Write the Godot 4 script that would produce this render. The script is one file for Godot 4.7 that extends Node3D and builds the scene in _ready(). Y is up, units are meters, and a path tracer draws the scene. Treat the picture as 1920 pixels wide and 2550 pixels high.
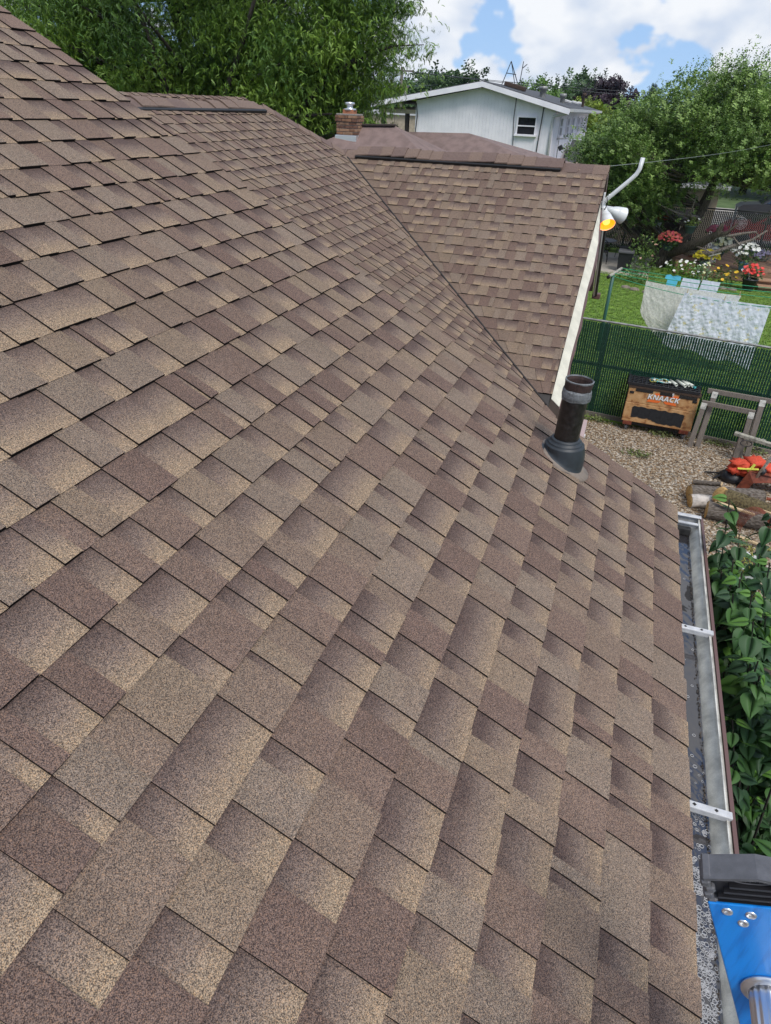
extends Node3D

const E := 0.143                      # exposure of a shingle course
var rng := RandomNumberGenerator.new()
var M := {}
var names := {}

func _ready():
	rng.seed = 20240
	# ---- camera, sky, sun, exposure ----
	var cam := Camera3D.new()
	cam.name = "camera"
	cam.keep_aspect = Camera3D.KEEP_HEIGHT
	cam.fov = 74.874
	cam.near = 0.05
	cam.far = 900.0
	cam.transform = Transform3D(Basis(Vector3(0.942434, 0.035253, -0.332529), Vector3(-0.201672, 0.853141, -0.481121), Vector3(0.266733, 0.520487, 0.811139)).orthonormalized(), Vector3(-0.484, 5.113, 3.270))
	add_child(cam)
	cam.current = true
	var env := Environment.new()
	env.background_mode = Environment.BG_SKY
	env.tonemap_mode = Environment.TONE_MAPPER_LINEAR
	env.tonemap_exposure = 1.1
	env.sdfgi_enabled = true
	env.ssao_enabled = true
	env.ssil_enabled = true
	env.fog_enabled = true
	env.fog_density = 0.00015
	env.fog_light_color = Color(0.78, 0.86, 0.95)
	var sky := Sky.new()
	var pan := PanoramaSkyMaterial.new()
	pan.panorama = sky_panorama()
	pan.energy_multiplier = 1.0
	sky.sky_material = pan
	env.sky = sky
	var we := WorldEnvironment.new()
	we.name = "world_environment"
	we.environment = env
	add_child(we)
	var sun := DirectionalLight3D.new()
	sun.name = "sun"
	sun.light_energy = 0.78
	sun.light_color = Color(1.0, 0.980, 0.955)
	sun.light_angular_distance = 24.0
	sun.shadow_enabled = true
	sun.look_at_from_position(Vector3(0.50, 1.0, 0.52), Vector3.ZERO, Vector3.UP)
	add_child(sun)
	materials()
	# ---- large structure, then objects, then small details ----
	grounds()
	home()
	brown_house()
	white_house()
	garage()
	green_fence()
	back_fence()
	deck_and_patio()
	trees()
	utility()
	lilac()
	ladder()
	work_yard()
	clothesline()
	garden()
	cars()

# ---------- naming and nodes ----------
func uniq(parent: Node, called: String) -> String:
	var key := str(parent.get_instance_id()) + called
	var n: int = names.get(key, 0)
	names[key] = n + 1
	return called if n == 0 else "%s_%03d" % [called, n]

func put(called: String, mesh: Mesh, mat: Material, parent: Node = null, at := Vector3.ZERO) -> MeshInstance3D:
	var p: Node = self if parent == null else parent
	var o := MeshInstance3D.new()
	o.mesh = mesh
	o.name = uniq(p, called)
	o.material_override = mat
	o.position = at
	p.add_child(o, true)
	return o

func obj(called: String, st: SurfaceTool, mat: Material, parent: Node = null, at := Vector3.ZERO) -> MeshInstance3D:
	return put(called, finish(st), mat, parent, at)

func finish(st: SurfaceTool) -> ArrayMesh:
	st.generate_normals()
	return st.commit()

func tag(o: Node, label: String, category: String, group := "") -> Node:
	o.set_meta("label", label)
	o.set_meta("category", category)
	if group != "":
		o.set_meta("group", group)
	return o

func thing(called: String, label: String, category: String, at := Vector3.ZERO, group := "") -> Node3D:
	var o := Node3D.new()
	o.name = uniq(self, called)
	o.position = at
	add_child(o, true)
	tag(o, label, category, group)
	return o

func struct(called: String, st: SurfaceTool, mat: Material) -> MeshInstance3D:
	var o := obj(called, st, mat)
	o.set_meta("kind", "structure")
	return o

func multi(called: String, mesh: Mesh, mat: Material, xf: Array, cols: Array, parent: Node = null) -> MultiMeshInstance3D:
	var p: Node = self if parent == null else parent
	var mm := MultiMesh.new()
	mm.transform_format = MultiMesh.TRANSFORM_3D
	mm.use_colors = true
	mm.mesh = mesh
	mm.instance_count = xf.size()
	for i in xf.size():
		mm.set_instance_transform(i, xf[i])
		mm.set_instance_color(i, cols[i])
	var o := MultiMeshInstance3D.new()
	o.multimesh = mm
	o.material_override = mat
	o.name = uniq(p, called)
	o.set_meta("kind", "stuff")
	p.add_child(o, true)
	return o

func copy(src: Node3D, called: String, label: String, at: Vector3, turn := 0.0) -> Node3D:
	var c: Node3D = src.duplicate()
	c.name = uniq(self, called)
	add_child(c, true)
	c.position = at
	c.rotation.y = turn
	c.set_meta("label", label)
	return c

# ---------- shapes ----------
func mk(smooth := false) -> SurfaceTool:
	var st := SurfaceTool.new()
	st.begin(Mesh.PRIMITIVE_TRIANGLES)
	st.set_smooth_group(0 if smooth else -1)
	st.set_color(Color.WHITE)
	return st

func tri(st: SurfaceTool, a: Vector3, b: Vector3, c: Vector3):
	st.add_vertex(a)
	st.add_vertex(b)
	st.add_vertex(c)

func quad(st: SurfaceTool, a: Vector3, b: Vector3, c: Vector3, d: Vector3):
	tri(st, a, b, c)
	tri(st, a, c, d)

# box with chamfered edges; b may turn it
func box(st: SurfaceTool, c: Vector3, s: Vector3, ch := 0.0, b := Basis()):
	var h := s * 0.5
	if ch <= 0.0:
		var p := []
		for i in 8:
			p.append(c + b * Vector3(h.x if i & 1 else -h.x, h.y if i & 2 else -h.y, h.z if i & 4 else -h.z))
		quad(st, p[0], p[1], p[3], p[2])
		quad(st, p[5], p[4], p[6], p[7])
		quad(st, p[4], p[0], p[2], p[6])
		quad(st, p[1], p[5], p[7], p[3])
		quad(st, p[2], p[3], p[7], p[6])
		quad(st, p[4], p[5], p[1], p[0])
		return
	var k: float = min(ch, min(h.x, min(h.y, h.z)) * 0.9)
	var v := {}
	for i in 8:
		var sg := Vector3(1 if i & 1 else -1, 1 if i & 2 else -1, 1 if i & 4 else -1)
		for ax in 3:
			var q := h - Vector3(k, k, k)
			q[ax] = h[ax]
			v[i * 3 + ax] = c + b * (q * sg)
	for ax in 3:
		var b1 := 1 << ((ax + 1) % 3)
		var b2 := 1 << ((ax + 2) % 3)
		for sgn in 2:
			var o: int = (1 << ax) * sgn
			var f := [o, o | b1, o | b1 | b2, o | b2]
			if sgn == 1:
				f.reverse()
			quad(st, v[f[0] * 3 + ax], v[f[1] * 3 + ax], v[f[2] * 3 + ax], v[f[3] * 3 + ax])
	for ax in 3:
		var u := (ax + 1) % 3
		var w := (ax + 2) % 3
		for cs in 4:
			var o: int = ((1 << u) if cs & 1 else 0) | ((1 << w) if cs & 2 else 0)
			var e: int = o | (1 << ax)
			if cs == 0 or cs == 3:
				quad(st, v[o * 3 + u], v[o * 3 + w], v[e * 3 + w], v[e * 3 + u])
			else:
				quad(st, v[o * 3 + w], v[o * 3 + u], v[e * 3 + u], v[e * 3 + w])
	for i in 8:
		var par := ((i & 1) + ((i >> 1) & 1) + ((i >> 2) & 1)) % 2
		if par == 1:
			tri(st, v[i * 3], v[i * 3 + 1], v[i * 3 + 2])
		else:
			tri(st, v[i * 3], v[i * 3 + 2], v[i * 3 + 1])

func tube(st: SurfaceTool, pts: Array, radii: Array, sides := 8, cap := true, wob := 0.0):
	var n := pts.size()
	var rings := []
	var up := Vector3.UP
	for i in n:
		var d: Vector3 = (pts[min(i + 1, n - 1)] - pts[max(i - 1, 0)]).normalized()
		if abs(d.dot(up)) > 0.93:
			up = Vector3.RIGHT if abs(d.x) < 0.8 else Vector3.BACK
		var x := d.cross(up).normalized()
		var y := x.cross(d).normalized()
		up = y
		var ring := []
		var r: float = radii[min(i, radii.size() - 1)]
		for k in sides:
			var a := TAU * k / sides
			var rr := r
			if wob > 0.0:
				rr *= 1.0 + wob * (sin(k * 2.4 + i * 1.7) * 0.6 + sin(k * 5.1 - i * 2.3) * 0.4)
			ring.append(pts[i] + (x * cos(a) + y * sin(a)) * rr)
		rings.append(ring)
	for i in n - 1:
		for k in sides:
			var k2 := (k + 1) % sides
			quad(st, rings[i][k], rings[i][k2], rings[i + 1][k2], rings[i + 1][k])
	if cap:
		for k in range(1, sides - 1):
			tri(st, rings[0][0], rings[0][k + 1], rings[0][k])
			tri(st, rings[n - 1][0], rings[n - 1][k], rings[n - 1][k + 1])

# profile of [radius, height] turned round the axis of t
func lathe(st: SurfaceTool, prof: Array, t := Transform3D(), sides := 20, wob := 0.0):
	var rings := []
	for i in prof.size():
		var ring := []
		for k in sides:
			var a := TAU * k / sides
			var rr: float = prof[i][0] * (1.0 + wob * (sin(a * 3 + i) * 0.6 + sin(a * 7 + i * 2) * 0.4))
			var hh: float = prof[i][1] + wob * 0.3 * prof[i][0] * sin(a * 5 + i * 1.3)
			ring.append(t * Vector3(rr * cos(a), hh, rr * sin(a)))
		rings.append(ring)
	for i in prof.size() - 1:
		for k in sides:
			var k2 := (k + 1) % sides
			quad(st, rings[i][k], rings[i + 1][k], rings[i + 1][k2], rings[i][k2])

# flat polygon (convex order) given thickness along dir
func prism(st: SurfaceTool, poly: Array, dir: Vector3):
	var n := poly.size()
	var flat := PackedVector2Array()
	var nn := Vector3.ZERO
	for i in n:
		nn += (poly[i] - poly[0]).cross(poly[(i + 1) % n] - poly[0])
	nn = nn.normalized()
	var x: Vector3 = (poly[1] - poly[0]).normalized()
	var y := nn.cross(x)
	for p in poly:
		flat.append(Vector2((p - poly[0]).dot(x), (p - poly[0]).dot(y)))
	var ix := Geometry2D.triangulate_polygon(flat)
	for i in range(0, ix.size(), 3):
		tri(st, poly[ix[i]], poly[ix[i + 1]], poly[ix[i + 2]])
		tri(st, poly[ix[i]] + dir, poly[ix[i + 2]] + dir, poly[ix[i + 1]] + dir)
	for i in n:
		var j := (i + 1) % n
		quad(st, poly[i], poly[i] + dir, poly[j] + dir, poly[j])

func bar(st: SurfaceTool, a: Vector3, b: Vector3, w: float, h: float, up := Vector3.UP, ch := 0.0):
	var d := (b - a)
	var z := d.normalized()
	if abs(z.dot(up)) > 0.97:
		up = Vector3.RIGHT
	var x := up.cross(z).normalized()
	var y := z.cross(x)
	box(st, (a + b) * 0.5, Vector3(w, h, d.length()), ch, Basis(x, y, z))

func R(a: float, b: float) -> float:
	return rng.randf_range(a, b)

func rv(s: float) -> Vector3:
	return Vector3(R(-s, s), R(-s, s), R(-s, s))

# ---------- textures and materials ----------
func fnl(sd: int, f: float, oct := 4, type := FastNoiseLite.TYPE_SIMPLEX_SMOOTH) -> FastNoiseLite:
	var n := FastNoiseLite.new()
	n.seed = sd
	n.frequency = f
	n.noise_type = type
	n.fractal_type = FastNoiseLite.FRACTAL_FBM if oct > 1 else FastNoiseLite.FRACTAL_NONE
	n.fractal_octaves = max(oct, 1)
	return n

# a seamless texture: linear colours of a ramp [[at, Color], ...] over noise
func ramp_tex(sd: int, f: float, oct: int, ramp: Array, size := 256, type := FastNoiseLite.TYPE_SIMPLEX_SMOOTH, grit := 0.0) -> ImageTexture:
	var g: Image = fnl(sd, f, oct, type).get_seamless_image(size, size)
	g.convert(Image.FORMAT_L8)
	var data := g.get_data()
	var out := PackedByteArray()
	out.resize(size * size * 3)
	var lut := []
	for i in 256:
		var x := i / 255.0
		var c: Color = ramp[0][1]
		for k in ramp.size() - 1:
			if x >= ramp[k][0]:
				c = ramp[k][1].lerp(ramp[k + 1][1], clamp((x - ramp[k][0]) / (ramp[k + 1][0] - ramp[k][0]), 0.0, 1.0))
		lut.append(c.linear_to_srgb())
	var r := RandomNumberGenerator.new()
	r.seed = sd
	for i in size * size:
		var c: Color = lut[data[i]]
		var q := 1.0 + (r.randf() - 0.5) * grit
		out[i * 3] = int(clamp(c.r * q, 0, 1) * 255)
		out[i * 3 + 1] = int(clamp(c.g * q, 0, 1) * 255)
		out[i * 3 + 2] = int(clamp(c.b * q, 0, 1) * 255)
	return ImageTexture.create_from_image(Image.create_from_data(size, size, false, Image.FORMAT_RGB8, out))

func granules() -> ImageTexture:
	var size := 1024
	var out := PackedByteArray()
	out.resize(size * size * 3)
	var r := RandomNumberGenerator.new()
	r.seed = 77
	var kinds := []
	for i in 64:
		var u := i / 64.0
		var c: Color
		if u < 0.30:
			c = Color(0.27, 0.26, 0.28) * (0.6 + r.randf() * 0.6)
		elif u < 0.66:
			c = Color(0.92, 0.90, 0.88) * (0.8 + r.randf() * 0.4)
		elif u < 0.80:
			c = Color(1.40, 1.36, 1.30) * (0.85 + r.randf() * 0.3)
		elif u < 0.93:
			c = Color(1.75, 1.44, 1.12) * (0.85 + r.randf() * 0.3)
		else:
			c = Color(1.98, 1.92, 1.78)
		c = Color(c.r * 0.5, c.g * 0.5, c.b * 0.5).linear_to_srgb()
		kinds.append([int(clamp(c.r, 0, 1) * 255), int(clamp(c.g, 0, 1) * 255), int(clamp(c.b, 0, 1) * 255)])
	for i in size * size:
		var k = kinds[r.randi() & 63]
		out[i * 3] = k[0]
		out[i * 3 + 1] = k[1]
		out[i * 3 + 2] = k[2]
	return ImageTexture.create_from_image(Image.create_from_data(size, size, false, Image.FORMAT_RGB8, out))

func bump(sd: int, f: float, oct: int, strength: float, size := 256) -> ImageTexture:
	var g: Image = fnl(sd, f, oct).get_seamless_image(size, size)
	g.bump_map_to_normal_map(strength)
	return ImageTexture.create_from_image(g)

func C(r: float, g: float, b: float) -> Color:
	return Color(r, g, b)

# material from a linear base colour
func mt(called: String, c: Color, rough := 0.8, metal := 0.0, tex: Texture2D = null, scale := 1.0, nrm: Texture2D = null, nscale := 0.5) -> StandardMaterial3D:
	var m := StandardMaterial3D.new()
	m.albedo_color = c.linear_to_srgb()
	m.roughness = rough
	m.metallic = metal
	m.metallic_specular = 0.5
	m.uv1_triplanar = tex != null or nrm != null
	m.uv1_scale = Vector3.ONE * scale
	m.uv1_triplanar_sharpness = 4.0
	if tex:
		m.albedo_texture = tex
	if nrm:
		m.normal_enabled = true
		m.normal_texture = nrm
		m.normal_scale = nscale
	m.cull_mode = BaseMaterial3D.CULL_DISABLED
	M[called] = m
	return m

func leafmat(called: String, c: Color, trans := 0.35):
	var m := mt(called, Color.WHITE, 0.55)
	m.vertex_color_use_as_albedo = true
	m.backlight_enabled = true
	m.backlight = Color(c.r * trans, c.g * trans, c.b * trans).linear_to_srgb()

func materials():
	var grain := ramp_tex(3, 0.02, 5, [[0.0, C(0.62, 0.62, 0.62)], [1.0, C(1, 1, 1)]], 256, FastNoiseLite.TYPE_SIMPLEX_SMOOTH, 0.10)
	var mottle := ramp_tex(5, 0.012, 6, [[0.15, C(0.45, 0.45, 0.45)], [0.55, C(0.85, 0.85, 0.85)], [0.9, C(1, 1, 1)]], 256, FastNoiseLite.TYPE_SIMPLEX_SMOOTH, 0.12)
	var nb := bump(9, 0.03, 5, 3.0)
	var sh := mt("shingle", C(1, 1, 1), 0.92)
	sh.albedo_texture = granules()
	sh.vertex_color_use_as_albedo = true
	sh.metallic_specular = 0.3
	mt("asphalt_edge", C(0.03, 0.027, 0.026), 0.9)
	mt("deck", C(0.05, 0.045, 0.042), 0.95)
	mt("cap", C(0.215, 0.150, 0.118), 0.93, 0, ramp_tex(21, 0.15, 3, [[0.1, C(0.5, 0.48, 0.48)], [0.6, C(0.95, 0.93, 0.9)], [0.95, C(1, 0.97, 0.9)]], 256, FastNoiseLite.TYPE_SIMPLEX_SMOOTH, 0.35), 1.6)
	mt("cap2", C(0.175, 0.120, 0.102), 0.93, 0, M.cap.albedo_texture, 1.6)
	mt("vent_black", C(0.012, 0.012, 0.013), 0.6)
	mt("far_shingle", C(0.225, 0.158, 0.140), 0.93, 0, ramp_tex(22, 0.02, 5, [[0.2, C(0.7, 0.7, 0.7)], [0.8, C(1, 1, 1)]], 256, FastNoiseLite.TYPE_SIMPLEX_SMOOTH, 0.2), 0.8)
	mt("white_trim", C(0.74, 0.705, 0.58), 0.6, 0, grain, 1.2)
	mt("white_paint", C(0.90, 0.865, 0.905), 0.6, 0, ramp_tex(6, 0.01, 4, [[0.1, C(0.86, 0.87, 0.88)], [0.8, C(1, 1, 1)]]), 0.4)
	mt("white_gloss", C(0.72, 0.73, 0.72), 0.35)
	mt("brown_siding", C(0.075, 0.045, 0.030), 0.8, 0, grain, 1.0)
	mt("brown_metal", C(0.125, 0.066, 0.056), 0.5)
	mt("pink_metal", C(0.42, 0.31, 0.29), 0.6)
	mt("galv", C(0.80, 0.78, 0.70), 0.40, 0.2, mottle, 2.5, nb, 0.15)
	mt("galv_dull", C(0.38, 0.38, 0.36), 0.55, 0.5, mottle, 3.0)
	mt("alu", C(0.72, 0.73, 0.75), 0.28, 0.85)
	mt("gutter_film", C(0.05, 0.048, 0.045), 0.7, 0, mottle, 6.0)
	mt("white_alu", C(0.64, 0.64, 0.64), 0.5, 0.0, grain, 4.0)
	var w := mt("water", C(0.055, 0.052, 0.055), 0.02, 0.10)
	w.metallic_specular = 0.9
	w.normal_enabled = true
	mt("bubble", C(0.42, 0.42, 0.43), 0.15)
	mt("pipe", C(0.022, 0.019, 0.018), 0.42, 0, ramp_tex(31, 0.02, 5, [[0.2, C(0.35, 0.28, 0.25)], [0.6, C(0.8, 0.72, 0.7)], [0.78, C(1, 1, 1)]], 256, FastNoiseLite.TYPE_SIMPLEX_SMOOTH, 0.2), 5.0, nb, 0.6)
	mt("pipe_rust", C(0.050, 0.028, 0.024), 0.85, 0, mottle, 6.0)
	mt("lead", C(0.21, 0.22, 0.23), 0.65, 0.2, mottle, 9.0, nb, 1.0)
	mt("rubber", C(0.030, 0.037, 0.044), 0.5, 0, grain, 5.0)
	mt("sealant", C(0.26, 0.21, 0.17), 0.8, 0, grain, 6.0)
	mt("plastic_black", C(0.022, 0.022, 0.026), 0.42, 0, grain, 6.0)
	mt("plastic_grey", C(0.13, 0.13, 0.14), 0.48, 0, grain, 8.0)
	mt("blue_glass", C(0.006, 0.25, 0.76), 0.36, 0, ramp_tex(41, 0.012, 4, [[0.15, C(0.62, 0.70, 0.78)], [0.5, C(0.9, 0.93, 0.95)], [0.85, C(1, 1, 1)]], 256, FastNoiseLite.TYPE_SIMPLEX_SMOOTH, 0.08), 4.0)
	M.blue_glass.uv1_scale = Vector3(22, 2.0, 2.0)
	mt("brick", C(0.26, 0.135, 0.075), 0.9, 0, mottle, 2.5)
	mt("brick2", C(0.17, 0.085, 0.055), 0.9, 0, mottle, 2.5)
	mt("brick3", C(0.34, 0.20, 0.12), 0.9, 0, mottle, 2.5)
	mt("mortar", C(0.30, 0.27, 0.24), 0.95, 0, grain, 3.0)
	mt("clay", C(0.36, 0.14, 0.07), 0.8)
	mt("grey_roof", C(0.085, 0.088, 0.095), 0.9, 0, grain, 1.0)
	mt("dark", C(0.016, 0.014, 0.013), 0.8)
	mt("dark_wood", C(0.045, 0.032, 0.026), 0.8, 0, grain, 1.0)
	var gl := mt("window_glass", C(0.018, 0.020, 0.024), 0.04)
	gl.metallic_specular = 0.8
	mt("curtain", C(0.45, 0.43, 0.42), 0.9)
	mt("slat", C(0.006, 0.042, 0.022), 0.5)
	mt("slat2", C(0.008, 0.052, 0.028), 0.5)
	mt("green_vinyl", C(0.010, 0.055, 0.035), 0.45)
	mt("green_steel", C(0.03, 0.11, 0.09), 0.5)
	mt("black_slat", C(0.014, 0.016, 0.012), 0.6)
	mt("wire_dull", C(0.20, 0.22, 0.20), 0.6)
	mt("wire_pale", C(0.45, 0.47, 0.43), 0.5, 0.3)
	mt("gravel", C(1, 1, 1), 0.95, 0, ramp_tex(51, 0.045, 5, [[0.20, C(0.13, 0.088, 0.050)], [0.42, C(0.28, 0.205, 0.13)], [0.58, C(0.42, 0.35, 0.265)], [0.85, C(0.62, 0.57, 0.49)]], 512, FastNoiseLite.TYPE_SIMPLEX_SMOOTH, 0.35), 0.55, nb, 1.0)
	mt("soil", C(0.06, 0.045, 0.03), 0.95, 0, mottle, 1.5, nb, 0.8)
	mt("lawn", C(1, 1, 1), 0.95, 0, ramp_tex(52, 0.02, 6, [[0.2, C(0.075, 0.140, 0.012)], [0.55, C(0.13, 0.235, 0.022)], [0.85, C(0.20, 0.31, 0.04)]], 512, FastNoiseLite.TYPE_SIMPLEX_SMOOTH, 0.3), 0.3)
	mt("field", C(1, 1, 1), 0.95, 0, ramp_tex(53, 0.02, 5, [[0.2, C(0.05, 0.09, 0.02)], [0.85, C(0.10, 0.15, 0.05)]], 256), 0.1)
	mt("concrete", C(0.50, 0.45, 0.38), 0.9, 0, grain, 0.7)
	mt("road", C(0.46, 0.42, 0.37), 0.95, 0, grain, 0.4)
	mt("bark_dark", C(0.040, 0.032, 0.025), 0.9, 0, mottle, 2.0, nb, 1.0)
	mt("bark_apple", C(0.150, 0.125, 0.100), 0.95, 0, ramp_tex(61, 0.03, 5, [[0.25, C(0.30, 0.27, 0.24)], [0.6, C(0.8, 0.76, 0.7)], [0.9, C(1.0, 1.0, 1.0)]], 256, FastNoiseLite.TYPE_SIMPLEX_SMOOTH, 0.25), 1.2, nb, 1.5)
	M.bark_apple.uv1_scale = Vector3(2.5, 0.6, 2.5)
	mt("dead_wood", C(0.34, 0.30, 0.27), 0.9, 0, M.bark_apple.albedo_texture, 2.0)
	mt("bark_grey", C(0.21, 0.185, 0.165), 0.95, 0, M.bark_apple.albedo_texture, 3.0, nb, 1.5)
	M.bark_grey.uv1_scale = Vector3(1.4, 5.0, 5.0)
	mt("bark_moss", C(0.155, 0.125, 0.06), 0.95, 0, M.bark_apple.albedo_texture, 3.0, nb, 1.5)
	mt("bark_pale", C(0.62, 0.57, 0.52), 0.9, 0, mottle, 3.0)
	mt("cut_wood", C(0.72, 0.47, 0.19), 0.85, 0, ramp_tex(62, 0.02, 5, [[0.2, C(0.62, 0.55, 0.45)], [0.6, C(1, 1, 1)]], 256, FastNoiseLite.TYPE_SIMPLEX_SMOOTH, 0.1), 4.0)
	mt("split_wood", C(0.70, 0.52, 0.30), 0.85, 0, grain, 3.0)
	mt("grey_timber", C(0.24, 0.205, 0.175), 0.9, 0, grain, 2.0)
	M.grey_timber.uv1_scale = Vector3(8, 1.2, 8)
	mt("pale_timber", C(0.42, 0.40, 0.33), 0.85, 0, mottle, 4.0)
	for k in 4:
		mt("deck_board%d" % k, C(0.40, 0.23, 0.14) * [0.85, 1.0, 1.12, 0.72][k], 0.8, 0, grain, 2.0)
	mt("rust_box", C(1, 1, 1), 0.75, 0.0, ramp_tex(71, 0.012, 6, [[0.05, C(0.16, 0.06, 0.02)], [0.25, C(0.34, 0.15, 0.055)], [0.42, C(0.50, 0.27, 0.11)], [0.8, C(0.58, 0.35, 0.165)]], 512, FastNoiseLite.TYPE_SIMPLEX_SMOOTH, 0.16), 0.9, nb, 0.2)
	mt("pole_wood", C(0.13, 0.11, 0.10), 0.9)
	mt("rust_red", C(0.26, 0.062, 0.030), 0.65, 0, mottle, 3.0)
	mt("black_paint", C(0.018, 0.019, 0.022), 0.8, 0, mottle, 5.0)
	mt("orange_print", C(0.86, 0.17, 0.030), 0.6)
	mt("white_print", C(0.78, 0.80, 0.82), 0.6)
	mt("orange_cloth", C(0.75, 0.085, 0.035), 0.75, 0, grain, 4.0)
	mt("yellow_cloth", C(0.72, 0.74, 0.10), 0.7)
	mt("teal", C(0.06, 0.36, 0.38), 0.5)
	mt("olive", C(0.33, 0.30, 0.06), 0.5)
	mt("pvc", C(0.66, 0.68, 0.60), 0.4)
	mt("cord_line", C(0.02, 0.30, 0.14), 0.5)
	var cl := mt("cloth_cream", C(0.88, 0.87, 0.80), 0.85, 0, grain, 3.0)
	cl.backlight_enabled = true
	cl.backlight = C(0.22, 0.22, 0.19).linear_to_srgb()
	var bl := mt("cloth_floral", C(1, 1, 1), 0.85)
	bl.albedo_texture = floral()
	bl.uv1_triplanar = true
	bl.uv1_scale = Vector3.ONE * 1.05
	bl.backlight_enabled = true
	bl.backlight = C(0.18, 0.20, 0.24).linear_to_srgb()
	var wh := mt("cloth_white", C(0.76, 0.78, 0.88), 0.85)
	wh.backlight_enabled = true
	wh.backlight = C(0.2, 0.2, 0.24).linear_to_srgb()
	var bs := mt("cloth_blue", C(0.13, 0.58, 0.78), 0.85)
	bs.backlight_enabled = true
	bs.backlight = C(0.04, 0.2, 0.26).linear_to_srgb()
	mt("red_paint", C(0.36, 0.012, 0.018), 0.2)
	mt("car_dark", C(0.03, 0.032, 0.036), 0.3)
	mt("tan_wall", C(0.50, 0.41, 0.30), 0.85, 0, grain, 0.5)
	mt("terracotta", C(0.33, 0.105, 0.052), 0.8)
	mt("pot_blue", C(0.10, 0.20, 0.34), 0.6)
	mt("pot_grey", C(0.38, 0.44, 0.46), 0.6)
	mt("pot_green", C(0.045, 0.085, 0.075), 0.6)
	mt("stone", C(0.28, 0.23, 0.19), 0.9, 0, mottle, 2.0)
	leafmat("leaf", C(0.09, 0.17, 0.02))
	leafmat("leaf_lilac", C(0.05, 0.13, 0.02), 0.3)
	leafmat("petal", C(0.3, 0.25, 0.2), 0.3)
	var em := mt("lamp_glow", C(1.0, 0.45, 0.08), 0.5)
	em.emission_enabled = true
	em.emission = Color(1.0, 0.46, 0.07)
	em.emission_energy_multiplier = 0.65
	var eb := mt("lamp_bulb", C(1.0, 0.7, 0.3), 0.5)
	eb.emission_enabled = true
	eb.emission = Color(1.0, 0.72, 0.28)
	eb.emission_energy_multiplier = 2.2

func floral() -> ImageTexture:
	var im := Image.create(512, 512, false, Image.FORMAT_RGB8)
	im.fill(C(0.80, 0.83, 0.91).linear_to_srgb())
	var r := RandomNumberGenerator.new()
	r.seed = 5
	for k in 46:
		var cx := r.randi_range(0, 511)
		var cy := r.randi_range(0, 511)
		var yel := r.randf() < 0.4
		for j in 26:
			var px := posmod(cx + int(r.randfn(0, 10 if yel else 16)), 512)
			var py := posmod(cy + int(r.randfn(0, 9)), 512)
			im.fill_rect(Rect2i(px, py, 5, 5), (C(0.74, 0.64, 0.26) if yel else C(0.46, 0.54, 0.42)).linear_to_srgb())
	return ImageTexture.create_from_image(im)

func sky_panorama() -> ImageTexture:
	var w := 3072
	var h := 1536
	var im := Image.create(w, h, false, Image.FORMAT_RGBF)
	var n1 := fnl(410, 1.0, 6)
	var n2 := fnl(91, 1.0, 3)
	var n3 := fnl(17, 1.0, 5)
	for y in h:
		var el := (0.5 - (y + 0.5) / h) * PI
		if el < -0.02:
			im.fill_rect(Rect2i(0, y, w, h - y), C(0.26, 0.26, 0.24))
			break
		# far from the horizon the clouds vary slowly: coarser steps there
		var step := 1 if el < 0.5 else (4 if el < 1.1 else 16)
		var t := pow(clamp(sin(max(el, 0.0)), 0.0, 1.0), 0.42)
		var blue := C(0.50, 0.70, 0.92).lerp(C(0.085, 0.27, 0.70), t)
		for x in range(0, w, step):
			var az := wrapf((x + 0.5) / w * TAU, -PI, PI)
			var d := Vector3(cos(el) * sin(az), sin(el) * 1.7, -cos(el) * cos(az))
			var q := d * 7.0
			var big := n2.get_noise_3dv(d * 1.9 + Vector3(3, 1, 7))
			var f := n1.get_noise_3dv(q)
			var cov: float = f * 1.15 + big * 0.60 + 0.045 + 0.24 * smoothstep(0.25, 0.8, el)
			var a: float = smoothstep(0.0, 0.13, cov)
			# shading of the cloud mass: brighter where it is thin or billows, greyer in its base
			var body := n3.get_noise_3dv(q * 1.7 + Vector3(0, 0.5, 0))
			var below := n1.get_noise_3dv(q + Vector3(0, 0.35, 0))
			var lit: float = clamp(0.58 + (f - below) * 1.3 + body * 0.9, 0.0, 1.0)
			var cl := C(0.60, 0.67, 0.79).lerp(C(0.87, 0.885, 0.91), lit)
			var c := blue.lerp(cl, a * 0.94)
			if step == 1:
				im.set_pixel(x, y, c)
			else:
				im.fill_rect(Rect2i(x, y, step, 1), c)
	return ImageTexture.create_from_image(im)

# ---------- ground ----------
func sheet(called: String, poly: Array, y: float, mat: Material, th := 0.0):
	var st := mk()
	var p := []
	for q in poly:
		p.append(Vector3(q[0], y, q[1]))
	if th > 0.0:
		prism(st, p, Vector3(0, -th, 0))
	else:
		var flat := PackedVector2Array()
		for q in poly:
			flat.append(Vector2(q[0], q[1]))
		var ix := Geometry2D.triangulate_polygon(flat)
		for i in range(0, ix.size(), 3):
			tri(st, p[ix[i]], p[ix[i + 1]], p[ix[i + 2]])
	return struct(called, st, mat)

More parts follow.
